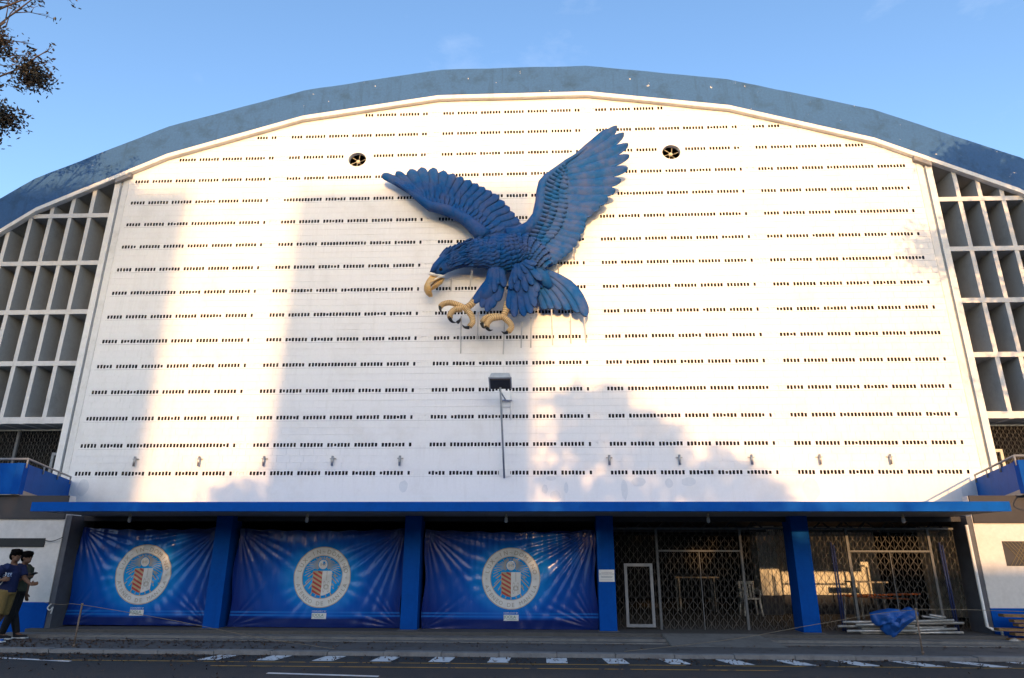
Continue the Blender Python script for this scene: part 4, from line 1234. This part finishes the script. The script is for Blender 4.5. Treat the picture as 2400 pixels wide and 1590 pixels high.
    m.build('sponsor_label', MAT['print_white'], root, kind='stuff')
    m = MB()
    text_into(m, 'JOOLA', .082, lambda x, y_: P(sx - .02 + x, lz + .045 + y_, 2.2)); m.face([P(sx - .09, lz + .022, 2.2), P(sx + .12, lz + .022, 2.2), P(sx + .12, lz + .028, 2.2), P(sx - .09, lz + .028, 2.2)])
    m.build('sponsor_lettering', MAT['print_green'], root, kind='stuff')
banner(3.44, 6.60, .150, 2.14, 4.98, 1.17, -4.22, 1, 'sunlit creased blue crest banner, leftmost of the three, beside the two walkers')
banner(7.00, 10.66, .135, 2.12, 8.92, 1.13, -4.24, 2, 'blue crest banner hung in the middle bay of the porch')
banner(11.12, 14.74, .130, 2.10, 12.96, 1.12, -4.24, 3, 'blue crest banner next to the pillar with the white notice')
m = MB(); m.box(14.79, 15.11, -4.462, -4.4505, 1.065, 1.30)
sg = thing('notice_sign', 'small white no smoking notice on a blue pillar', 'sign', (14.95, -4.456, 1.065))
m.build('panel', MAT['whiteplastic'], sg)
m = MB()
text_into(m, 'NO SMOKING POLICY', .034, lambda x, y_: (14.95 + x, -4.4655, 1.205 + y_))
for z_, w_ in ((1.245, .11), (1.17, .12), (1.155, .12), (1.14, .11), (1.098, .13)): m.face([(14.95 - w_, -4.4655, z_), (14.95 + w_, -4.4655, z_), (14.95 + w_, -4.4655, z_ + .005), (14.95 - w_, -4.4655, z_ + .005)])
m.build('notice_lettering', plain('notice_ink', (.12, .16, .22), .6), sg)

# ================================================================ lamps
fl = thing('floodlight', 'grey boxy floodlight on a long slanting pole above the canopy', 'lamp', (12.58, -.05, 3.68))
hx, hy, hz = 12.515, -1.25, 6.02
m = MB(); m.tube([(12.58, -.12, 3.66), (hx, hy + .05, hz)], .028, 10); m.tube([(hx + .01, hy + .12, hz - .12), (12.60, -.14, 5.92)], .020, 8); m.build('pole', MAT['greysteel'], fl, smooth=True)
m = MB(); m.box(12.42, 12.74, -.03, .0 - .001, 3.71, 3.92); m.build('wall_plate', MAT['whiteplastic'], fl)
m = MB(); m.box(12.47, 12.74, -.03, -.001, 5.72, 6.18); m.box(12.45, 12.80, -.16, -.02, 5.90, 5.93); m.build('wall_plate', MAT['whiteplastic'], fl)
m = MB(); m.tube([(12.47, -.05, 6.16), (12.47, -.05, 5.36)], .022, 8); m.tube([(12.755, -.05, 6.2), (12.755, -.05, 5.36)], .022, 8); m.build('conduit', MAT['whiteplastic'], fl, smooth=True)
def frustum(m, c, w0, d0, w1, d1, h, tilt):
    ca, sa = math.cos(tilt), math.sin(tilt); q = []
    for w, d, z in ((w0, d0, 0), (w1, d1, h)):
        for sx_, sy_ in ((-1,-1),(1,-1),(1,1),(-1,1)):
            x, y, zz = sx_*w/2, sy_*d/2, z; q.append((c[0] + x, c[1] + y*ca - zz*sa, c[2] + y*sa + zz*ca))
    n0 = len(m.v); m.v += q
    for f in ((3,2,1,0),(4,5,6,7),(0,1,5,4),(1,2,6,5),(2,3,7,6),(3,0,4,7)): m.f.append(tuple(n0+i for i in f)); m.m.append(0)
m = MB(); frustum(m, (hx, hy, hz + .10), .62, .46, .50, .34, .24, math.radians(-28)); m.build('housing', plain('lamp_housing_grey', (.40, .42, .42), .5), fl)
m = MB(); frustum(m, (hx, hy, hz + .095), .58, .42, .64, .48, .02, math.radians(-28)); m.build('rim', MAT['greysteel'], fl)
m = MB(); frustum(m, (hx, hy - .01, hz + .07), .54, .38, .57, .41, .025, math.radians(-28)); m.build('lens', MAT['black'], fl)
for x, who in ((5.08, 'first bulb from the left, over the sunlit banner'), (8.81, 'second bulb from the left, over the middle banner'), (12.9, 'third bulb from the left, at the middle of the canopy'), (16.95, 'fourth bulb from the left, over the gate with the ramp'), (20.76, 'rightmost bulb, over the heap of pipes')):
    t = thing('hanging_bulb', 'white bulb under the canopy, ' + who, 'light bulb', (x, -5.2, SOF), 'bulbs under the canopy')
    m = MB(); m.tube([(x, -5.2, SOF - .002), (x, -5.2, SOF - .04)], .02, 10); m.tube([(x, -5.2, SOF - .04), (x, -5.2, SOF - .075)], .028, 10); m.build('socket', MAT['cream'], t, smooth=True)
    m = MB(); m.lathe([(.018, -.075), (.032, -.09), (.034, -.15), (.024, -.175), (.0, -.18)], (x, -5.2, SOF), 12); m.build('bulb', MAT['whiteplastic'], t, smooth=True)

# ================================================================ barrier posts and ropes
MAT['rope'] = plain('old_rope', (.20, .16, .11), .9, .2, 20)
def post(x, y, h, lab):
    t = thing('barrier_post', lab, 'post', (x, y, 0), 'pipe posts of the rope barrier')
    m = MB(); m.tube([(x, y, -.02), (x + .01, y, h)], .015, 10); m.build('pipe', MAT['rust'], t, smooth=True)
    m = MB(); m.tube([(x + .003, y, .01), (x + .004, y, .05)], .022, 10); m.tube([(x + .01, y, h - .02), (x + .01, y, h + .008)], .019, 10); m.build('collar', MAT['rust'], t, smooth=True)
post(5.27, -6.5, .72, 'thin rusty pipe post on the pavement before the leftmost banner')
post(20.02, -6.5, .72, 'thin speckled pipe post on the pavement before the heap of pipes')
def rope(name, pts, lab):
    m = MB(); p = curve3(pts, 10); m.tube(p, .0045, 6); tag(m.build(name, MAT['rope'], smooth=True), lab, 'rope')
rope('barrier_rope', [(3.32, -4.75, .62), (4.3, -5.6, .64), (5.27, -6.5, .70), (7.0, -6.55, .46), (8.6, -6.6, .20), (10.0, -6.6, .02)], 'slack rope running from the rusty left post down to the pavement')
rope('barrier_rope', [(24.5, -6.0, .66), (22.4, -6.2, .66), (20.03, -6.5, .70), (18.4, -6.55, .48), (16.8, -6.6, .22), (15.0, -6.6, .02)], 'slack rope running from the speckled right post down to the pavement')
m = MB(); m.tube(curve3([(25.7, -.3, 3.5), (24.75, -2.4, 3.25), (23.5, -4.85, 2.78), (23.7, -4.7, 2.5), (24.4, -4.5, 2.2), (27, -4.47, 1.95)], 10), .010, 6); tag(m.build('loose_cable', MAT['black'], smooth=True), 'thin dark cable drooping over the right balcony front', 'cable')
m = MB(); m.tube(curve3([(2.95, -4.66, 1.86), (3.15, -4.68, 1.84), (3.35, -4.66, 1.92)], 8), .008, 6); tag(m.build('loose_cable', MAT['black'], smooth=True), 'short dark cable beside the wall slot at far left', 'cable')
# knotted white plastic string hanging at the left corner of the first banner
m = MB(); m.tube(curve3([(3.40, -4.66, .60), (3.36, -4.70, .52), (3.42, -4.70, .47), (3.46, -4.68, .53), (3.44, -4.68, .40)], 6), .012, 6); tag(m.build('plastic_string', MAT['whiteplastic'], smooth=True), 'knotted white plastic string at the left banner corner', 'string')

# ================================================================ heap of pipes under a blue tarp
MAT['scaff'] = plain('scaffold_tube', (.42, .40, .37), .45, .3, 8, metal=.5)
MAT['tarp'] = plain('blue_plastic_tarp', (.006, .075, .32), .45, .25, 5, spec=.5)
pr = random.Random(8)
PIPES = [(19.51, .35, 21.0, .36), (20.1, .34, 21.68, .39), (19.44, .265, 20.9, .28), (20.6, .29, 21.89, .335), (19.57, .185, 20.9, .20), (20.4, .18, 21.69, .235), (19.9, .225, 21.5, .25), (20.3, .31, 21.75, .34), (19.75, .30, 20.5, .32), (19.85, .15, 21.2, .15), (20.5, .15, 21.8, .17), (21.12, .45, 21.56, .395), (21.19, .49, 21.5, .44)]
for i, (xa, za, xb, zb_) in enumerate(PIPES):
    y = -4.70 + .05 * (i % 4) + pr.uniform(-.02, .02)
    m = MB(); m.tube([(xa, y, za), (xb, y + pr.uniform(-.08, .08), zb_)], .024, 10)
    tag(m.build('scaffold_pipe', MAT['scaff'], smooth=True), 'loose steel pipe in the heap half covered by the blue tarp', 'pipe', 'pipes heaped behind the right gate post')
TP = [(20.05,.52),(20.22,.57),(20.44,.61),(20.57,.59),(20.63,.56),(20.72,.60),(20.82,.64),(20.88,.59),(20.94,.53),(20.94,.49),(20.85,.40),(20.63,.25),(20.41,.10),(20.36,.07),(20.28,.15),(20.21,.22),(20.22,.31),(20.15,.29),(20.09,.30),(20.06,.39)]
m = MB(); k = len(TP); tr_ = random.Random(4)
cx_, cz_ = 20.48, .40
RN = 9
for ri in range(RN):
    f = 1 - ri / RN
    for i, (x, z) in enumerate(TP):
        xx, zz = cx_ + (x - cx_) * f, cz_ + (z - cz_) * f
        fold_ = .05 * math.sin(xx * 17 + zz * 9) + .035 * math.sin(zz * 26 - xx * 11 + 1) + .02 * math.sin(xx*41 + zz*33)
        m.v.append((xx + tr_.uniform(-.008, .008), -4.80 - .13 * math.sqrt(1 - f) + fold_ * (1 if ri else .4), zz + tr_.uniform(-.008, .008)))
for ri in range(RN - 1):
    for i in range(k):
        j = (i+1) % k; a = ri*k
        m.f.append((a+i, a+k+i, a+k+j)); m.m.append(0); m.f.append((a+i, a+k+j, a+j)); m.m.append(0)
m.f.append(tuple((RN-1)*k + i for i in range(k))); m.m.append(0)
n0 = len(m.v)
for x, z in TP: m.v.append((x, -4.70, z))
for i in range(k): m.f.append((i, (i+1) % k, n0 + (i+1) % k, n0 + i)); m.m.append(0)
tag(m.build('tarpaulin', MAT['tarp'], smooth=True), 'crumpled blue plastic tarp thrown over the heap of pipes', 'tarpaulin')
# planks at the right edge
MAT['plank'] = plain('old_plank', (.20, .115, .05), .8, .35, 10)
for i, (xa, za, xb, zb_, lab) in enumerate(((22.46, .50, 24.6, .46, 'topmost plank of the stack by the right wall'), (22.66, .40, 24.4, .37, 'second plank from the top in the stack by the right wall'), (22.70, .33, 24.6, .32, 'third plank from the top in the stack by the right wall'),
                                              (22.34, .25, 24.0, .22, 'plank jutting out left, low in the stack by the right wall'), (22.60, .17, 24.2, .15, 'low plank in the stack by the right wall'), (22.5, .07, 24.2, .06, 'bottom plank of the stack by the right wall'))):
    m = MB(); m.bar((xa, -4.86 + .03*(i % 2), za), (xb, -4.8, zb_), .16, .05); tag(m.build('plank', MAT['plank']), lab, 'plank', 'planks stacked by the right wall')
m = MB()
for i in range(3): m.box(22.9 + i*.6, 23.0 + i*.6, -4.95, -4.62, 0, .04)
tag(m.build('stack_bearers', MAT['plank']), 'short timber bearers under the planks by the right wall', 'timber')
m = MB(); m.bulge([(22.36,.0),(22.62,.0),(22.66,.06),(22.55,.12),(22.45,.08)], -4.98, .08); tag(m.build('rubble_bag', plain('pale_rubble', (.32, .29, .25), .9, .4, 14)), 'crumpled pale sack below the planks at far right', 'sack')

# ================================================================ things inside the porch
def stack_chair(x, y):
    t = thing('plastic_chair', 'white plastic chair seen through the gate left of the fourth pillar', 'chair', (x, y, .125))
    w, d = .42, .42
    for sx_ in (-1, 1):
        for sy_ in (-1, 1):
            m = MB(); m.tube([(x + sx_*w/2*1.08, y + sy_*d/2*1.08, .125), (x + sx_*w/2*.9, y + sy_*d/2*.9, .53)], [.02, .026], 8); m.build('leg', MAT['whiteplastic'], t, smooth=True)
        m = MB(); m.tube(curve3([(x + sx_*w*.48, y - d*.42, .53), (x + sx_*w*.52, y - d*.4, .72), (x + sx_*w*.5, y + d*.45, .75)], 5), .022, 8); m.build('armrest', MAT['whiteplastic'], t, smooth=True)
    m = MB(); m.box(x - w/2, x + w/2, y - d/2, y + d/2, .52, .555); m.build('seat', MAT['whiteplastic'], t)
    m = MB()
    for i in range(5):
        xx = x - w*.4 + w*.2*i; m.bar((xx, y + d*.45, .56), (xx, y + d*.58, .93), .05, .015)
    m.bar((x - w*.48, y + d*.57, .92), (x + w*.48, y + d*.57, .92), .02, .07); m.build('backrest', MAT['whiteplastic'], t)
stack_chair(19.0, -.4)
MAT['orange'] = plain('orange_red_tube', (.55, .13, .03), .5, .2, 5)
def trestle(x0, x1, y, lab):
    t = thing('barrier_trestle', lab, 'trestle', ((x0 + x1) / 2, y, .125))
    m = MB(); m.tube([(x0, y, .72), (x1, y, .76)], .022, 8); m.tube([(x0 + .25, y + .3, .70), (x1 - .1, y + .3, .63)], .022, 8); m.build('rail', MAT['orange'], t, smooth=True)
    for x in (x0 + .12, x1 - .12):
        m = MB(); m.tube([(x - .12, y - .15, .125), (x, y, .74), (x + .12, y + .4, .125)], .018, 8); m.build('leg', MAT['greysteel'], t, smooth=True)
trestle(20.45, 22.3, -2.4, 'orange barred trestle standing inside the right gate')
def bench(x0, x1, y, z, lab):
    t = thing('long_table', lab, 'table', ((x0 + x1) / 2, y, .125))
    m = MB(); m.box(x0, x1, y, y + .6, z, z + .035); m.build('tabletop', MAT['soffit'], t)
    for x in (x0 + .12, x1 - .12):
        m = MB(); m.bar((x, y + .1, .125), (x, y + .1, z), .04, .04); m.bar((x, y + .5, .125), (x, y + .5, z), .04, .04); m.build('leg', MAT['greysteel'], t)
bench(17.3, 18.5, .6, 1.0, 'long narrow table with pale edge behind the gate with the ramp')
bench(21.3, 22.1, -1.4, .96, 'second pale topped table deep inside the right gate')
for x in (19.72, 21.96):
    t = thing('leaning_pipe', ('left' if x < 20 else 'right') + ' pair of dark blue pipes leaning upright on the right gate', 'pipe', (x, -4.15, .13))
    for d_ in (0, .05):
        m = MB(); m.tube([(x + d_, -4.16, .13), (x + d_ + .02, -4.10, 1.86 - d_)], .020, 8); m.build('pipe', plain('navy_pipe', (.02, .03, .09), .4), t, smooth=True)

# ================================================================ fallen leaves
MAT['deadleaf'] = leaf_mat('dead_leaves', (.035, .022, .014), (.12, .062, .028))
m = MB(); r_ = random.Random(77)
def dead(x, y, z, s):
    a = r_.uniform(0, 6.28); c, sn = math.cos(a), math.sin(a); w = s * r_.uniform(.35, .6); h1, h2 = r_.uniform(.0, .03), r_.uniform(.0, .035)
    n0 = len(m.v)
    for dx, dy, dz_ in ((-s, 0, h1), (0, -w, .004), (s, 0, h2), (0, w, .004), (0, 0, 0)):
        m.v.append((x + c*dx - sn*dy, y + sn*dx + c*dy, z + .004 + dz_))
    for f in ((0,1,4),(1,2,4),(2,3,4),(3,0,4)): m.f.append(tuple(n0+i for i in f)); m.m.append(0)
for _ in range(5200):
    k_ = r_.random()
    if k_ < .50: x, y = r_.uniform(1, 27), -6.85 - abs(r_.gauss(0, .38))
    elif k_ < .72: x, y = 1 + abs(r_.gauss(0, 7)), r_.uniform(-6.6, -5.4)
    elif k_ < .86: x, y = r_.uniform(1, 27), -5.5 - abs(r_.gauss(0, .12))
    else: x, y = r_.uniform(-2, 27), r_.uniform(-13, -7)
    if x > 9 and r_.random() < .62: continue
    z = -.06 if y < -6.81 else 0.0
    if y > -5.43: z = .02
    dead(x, y, z, r_.uniform(.018, .05))
o = m.build('fallen_leaves', MAT['deadleaf']); o['kind'] = 'stuff'; o['label'] = 'dry brown leaves littering the kerb and road'; o['category'] = 'leaves'
# ================================================================ two people walking in from the left
MAT['skin'] = plain('brown_skin', (.16, .082, .048), .7, .08, 6)
MAT['hair'] = plain('black_hair', (.006, .0055, .0055), 1.0, .2, 30, spec=0.0)
MAT['navy'] = plain('navy_cotton', (.006, .013, .06), .9, .15, 20)
MAT['olive'] = plain('olive_cotton', (.055, .065, .045), .9, .15, 20)
MAT['khaki'] = plain('khaki_cotton', (.20, .135, .045), .9, .12, 20)
MAT['blackcloth'] = plain('black_denim', (.012, .012, .014), .9, .15, 20)
MAT['shoeblue'] = plain('blue_canvas', (.02, .10, .32), .8, .1, 20)
MAT['pink'] = plain('hot_pink_fabric', (.75, .03, .12), .7, .1, 10)

def ell(m, c, r, n=14):
    base = len(m.v); k = 8
    for i in range(1, k):
        p = math.pi * i / k
        for j in range(n):
            t = 2*math.pi*j/n; m.v.append((c[0] + r[0]*math.sin(p)*math.cos(t), c[1] + r[1]*math.sin(p)*math.sin(t), c[2] + r[2]*math.cos(p)))
    for i in range(k - 2):
        for j in range(n):
            j2 = (j+1) % n; m.f.append((base+i*n+j, base+(i+1)*n+j, base+(i+1)*n+j2, base+i*n+j2)); m.m.append(0)
    m.f.append(tuple(base+j for j in range(n))); m.m.append(0)
    m.f.append(tuple(base+(k-2)*n+j for j in range(n-1, -1, -1))); m.m.append(0)

def fused(m, name, mat, parent, vox=.011, sm=6):
    o = m.build(name, mat, parent, smooth=True)
    r = o.modifiers.new('fuse', 'REMESH'); r.mode = 'VOXEL'; r.voxel_size = vox; r.use_smooth_shade = True
    s = o.modifiers.new('soften', 'SMOOTH'); s.factor = .5; s.iterations = sm
    return o

def hand(m, w, d, up, curl=.6, s=1.0):
    """palm and five unequal bent fingers; w wrist, d pointing direction, up thumb side"""
    w, d, up = Vector(w), Vector(d).normalized(), Vector(up).normalized(); side = d.cross(up).normalized()
    up = side.cross(d).normalized()
    pc = w + d * .05 * s
    m.tube([w - d*.01, w + d*.03*s, w + d*.085*s], [.026*s, .036*s, .034*s], 10, .6)
    for i, (ln, off) in enumerate(((.070, .030), (.080, .010), (.075, -.010), (.060, -.029))):
        a = w + d*.075*s + up*off*s; l = ln*s
        p1 = a + d*l*.45 + side*(-.1*curl*l); p2 = p1 + (d*(1-.6*curl) + side*(-curl)).normalized()*l*.32; p3 = p2 + (d*(1-1.2*curl) + side*(-curl*1.4)).normalized()*l*.25
        m.tube([a, p1, p2, p3], [.0105*s, .010*s, .009*s, .0075*s], 8)
    a = w + d*.03*s + up*.028*s; p1 = a + (d*.6 + up*.7).normalized()*.035*s; p2 = p1 + (d*.9 + up*.2 - side*.2).normalized()*.032*s
    m.tube([a, p1, p2], [.014*s, .012*s, .009*s], 8)

def person(label, org, hd, neck, J, top, legs, shoes, short_legs, tilt=0.0, sleeve=.45):
    """J: joints in world offsets from org: dict of points"""
    ox, oy, oz = org
    root = thing('person', label, 'person', org)
    def W(p): return (ox + p[0], oy + p[1], oz + p[2])
    m = MB()
    h = W(hd)
    # head turned a little to the viewer, long axis upright
    ell(m, h, (.082, .076, .110)); ell(m, (h[0] + .022, h[1] - .012, h[2] - .055), (.062, .060, .062)); ell(m, (h[0] + .006, h[1], h[2] + .025), (.080, .074, .070))
    fx, fy = math.cos(tilt), -math.sin(tilt)
    m.tube([(h[0] + fx*.07, h[1] + fy*.07, h[2] + .015), (h[0] + fx*.104, h[1] + fy*.104, h[2] - .028), (h[0] + fx*.08, h[1] + fy*.08, h[2] - .04)], [.010, .016, .012], 8)
    m.tube([(h[0] + fx*.078, h[1] + fy*.078, h[2] - .066), (h[0] + fx*.092, h[1] + fy*.092, h[2] - .066)], [.026, .016], 8)
    for s_ in (-1, 1): ell(m, (h[0] - .012, h[1] + s_*.078, h[2] - .005), (.020, .012, .030))
    m.tube([W(neck), (h[0] - .015, h[1], h[2] - .07)], [.058, .050], 12)
    m.tube([W(J['pelvis']), W(J['belly']), W(J['chest']), W(neck)], [.135, .13, .145, .06], 14, .85)
    for s_ in ('n', 'f'):
        a, b, c = (W(J['sh' + s_]), W(J['el' + s_]), W(J['wr' + s_]))
        m.tube([W(J['chest']), a], [.10, .062], 10); m.tube([a, Vector(a).lerp(Vector(b), .5), b], [.058, .048, .040], 10); m.tube([b, Vector(b).lerp(Vector(c), .35), c], [.040, .040, .026], 10)
        hand(m, c, Vector(W(J['hd' + s_])) - Vector(c), J['th' + s_], J['cu' + s_])
        a, b, c, t_ = (W(J[k_ + s_]) for k_ in ('hip', 'kn', 'an', 'toe'))
        m.tube([a, Vector(a).lerp(Vector(b), .5), b], [.085, .075, .055], 12); m.tube([b, Vector(b).lerp(Vector(c), .35), c], [.052, .056, .034], 12); m.tube([c, t_], [.038, .028], 10)
    body_ = fused(m, 'body', MAT['skin'], root, .0085, 4)
    # hair
    m = MB(); ell(m, (h[0] - .012, h[1], h[2] + .052), (.104, .096, .094)); ell(m, (h[0] - .050, h[1], h[2] + .005), (.068, .090, .090)); ell(m, (h[0] + .050, h[1] - .012, h[2] + .078), (.058, .078, .046))
    for i in range(14):
        a = i * 2.4; ell(m, (h[0] - .01 + .07*math.cos(a), h[1] + .06*math.sin(a), h[2] + .085 + .02*math.sin(i*1.7)), (.032, .03, .028), 8)
    fused(m, 'hair', MAT['hair'], root, .010, 2)
    m = MB()
    for s_ in (-1, 1):
        e = Vector((h[0], h[1], h[2] + .008)) + Vector((fx, fy, 0))*.076 + Vector((-fy, fx, 0))*.030*s_; ell(m, e, (.012, .012, .007), 8)
        ell(m, e + Vector((fx*.004, fy*.004, .022)), (.020, .020, .006), 8)
    m.build('eyes', MAT['hair'], root, smooth=True)
    # shirt
    m = MB()
    m.tube([W((J['pelvis'][0], J['pelvis'][1], J['pelvis'][2] - .02)), W(J['belly']), W(J['chest']), W((neck[0], neck[1], neck[2] - .03))], [.165, .160, .168, .088], 16, .88)
    for s_ in ('n', 'f'):
        a, b = Vector(W(J['sh' + s_])), Vector(W(J['el' + s_]))
        m.tube([W(J['chest']), a], [.13, .085], 12); m.tube([a, a.lerp(b, sleeve), a.lerp(b, sleeve + .35)], [.085, .080, .075], 12)
    fused(m, 'shirt', top, root, .011, 3)
    # legwear
    m = MB()
    m.tube([W((J['pelvis'][0], J['pelvis'][1], J['pelvis'][2] + .06)), W((J['pelvis'][0], J['pelvis'][1], J['pelvis'][2] - .06))], [.15, .155], 16, .95)
    for s_ in ('n', 'f'):
        a, b, c = (Vector(W(J[k_ + s_])) for k_ in ('hip', 'kn', 'an'))
        if short_legs: m.tube([a + Vector((0, 0, .05)), a.lerp(b, .5), a.lerp(b, .98)], [.115, .108, .100], 14)
        else: m.tube([a + Vector((0, 0, .05)), a.lerp(b, .5), b, b.lerp(c, .5), b.lerp(c, .96)], [.108, .095, .078, .070, .058], 14)
    fused(m, 'shorts' if short_legs else 'trousers', legs, root, .011, 3)
    for s_ in ('n', 'f'):
        c, t_ = Vector(W(J['an' + s_])), Vector(W(J['toe' + s_])); d = (t_ - c); d.z = 0; d.normalize()
        m = MB(); m.tube([c + Vector((0, 0, .015)) - d*.03, c - d*.02 + Vector((0, 0, -.03)), c + d*.12 + Vector((0, 0, -.05)), t_ + d*.03 + Vector((0, 0, -.005))], [.045, .050, .045, .032], 12)
        sh = fused(m, 'shoe', shoes, root, .009, 2)
        m = MB(); z = min(c.z - .085, t_.z - .035); q = d.cross(Vector((0, 0, 1)))
        pts = [c - d*.065 + q*.038, c - d*.065 - q*.038, t_ + d*.05 - q*.045, t_ + d*.05 + q*.045]
        zz = [c.z - .075, c.z - .075, t_.z - .03, t_.z - .03]
        n0 = len(m.v); m.v += [(p.x, p.y, zq) for p, zq in zip(pts, zz)] + [(p.x, p.y, zq + .022) for p, zq in zip(pts, zz)]
        for f in ((3,2,1,0),(4,5,6,7),(0,1,5,4),(1,2,6,5),(2,3,7,6),(3,0,4,7)): m.f.append(tuple(n0+i for i in f)); m.m.append(0)
        m.build('sole', MAT['whiteplastic'], sh)
    return root, W

J1 = dict(pelvis=(0, 0, .90), belly=(.005, 0, 1.04), chest=(.01, 0, 1.24), shn=(.0, -.185, 1.335), shf=(.05, .175, 1.335), eln=(-.16, -.24, 1.09), elf=(.20, .13, 1.12), wrn=(.06, -.27, 1.105), wrf=(.42, .03, 1.02),
          hdn=(.16, -.25, 1.12), hdf=(.52, .02, 1.03), thn=(0, 0, 1), thf=(-.2, -.4, .8), cun=1.0, cuf=.35,
          hipn=(.0, -.085, .86), hipf=(.0, .085, .86), knn=(-.01, -.09, .48), knf=(-.05, .09, .47), ann=(.02, -.09, .085), anf=(-.28, .09, .13), toen=(.20, -.11, .045), toef=(-.12, .09, .04))
p1, W1 = person('person in navy T-shirt and khaki shorts, arm stretched out, walking at far left', (3.36, -5.92, 0), (.05, -.02, 1.535), (.02, 0, 1.40), J1, MAT['navy'], MAT['khaki'], MAT['shoeblue'], True, tilt=.75)
m = MB()
for i, (a, b) in enumerate(((-.105, -.075), (-.066, -.034), (-.024, .004), (.014, .044), (.054, .08))):
    for (u0, u1, v0, v1) in ((0, .25, 0, 1), (.25, 1, .8, 1), (.25, .9, .42, .58), (.25 if i % 2 else .7, 1, 0, .2)):
        x0_, x1_ = a + (b-a)*u0, a + (b-a)*u1
        pts = []
        for x_, v_ in ((x0_, v0), (x1_, v0), (x1_, v1), (x0_, v1)):
            X = .06 + x_; Y_ = -.172 + .9 * max(0, x_) ** 2 + .25 * max(0, x_)
            pts.append(W1((X, Y_, 1.165 + .065 * v_)))
        m.face(pts)
m.build('shirt_print', plain('pale_blue_print', (.34, .46, .66), .7), p1)
m = MB(); m.tube(curve3([W1((-.11, -.02, 1.40)), W1((-.04, -.16, 1.33)), W1((.05, -.185, 1.22)), W1((.03, -.195, 1.07)), W1((-.10, -.20, .93))], 8), .008, 6); m.build('bag_strap', MAT['whiteplastic'], p1, smooth=True)
m = MB(); m.box(*(lambda c: (c[0] - .16, c[0] + .02, c[1] - .035, c[1] + .02, c[2] - .10, c[2] + .03))(W1((-.14, -.22, .93)))); m.build('sling_bag', MAT['pink'], p1)
J2 = dict(pelvis=(0, 0, .89), belly=(.0, 0, 1.03), chest=(.01, 0, 1.22), shn=(.03, -.17, 1.315), shf=(.03, .17, 1.315), eln=(.03, -.20, 1.04), elf=(.02, .22, 1.05), wrn=(.20, -.10, 1.14), wrf=(.05, .21, .82),
          hdn=(.27, -.06, 1.17), hdf=(.07, .21, .73), thn=(0, 0, 1), thf=(1, 0, 0), cun=.8, cuf=.3,
          hipn=(.0, -.085, .85), hipf=(.0, .085, .85), knn=(.04, -.09, .47), knf=(-.03, .09, .46), ann=(-.05, -.09, .09), anf=(.12, .09, .085), toen=(.12, -.10, .04), toef=(.29, .09, .04))
p2, W2 = person('person in olive shirt and black trousers looking down at a phone, at far left', (3.20, -5.45, 0), (.075, -.01, 1.50), (.03, 0, 1.38), J2, MAT['olive'], MAT['blackcloth'], MAT['blackcloth'], False, tilt=.2)
m = MB(); m.bar(W2((.24, -.075, 1.165)), W2((.37, -.055, 1.225)), .075, .010, (0, .3, 1)); tag(m.build('mobile_phone', MAT['black']), 'dark phone held by the person in the olive shirt', 'phone')
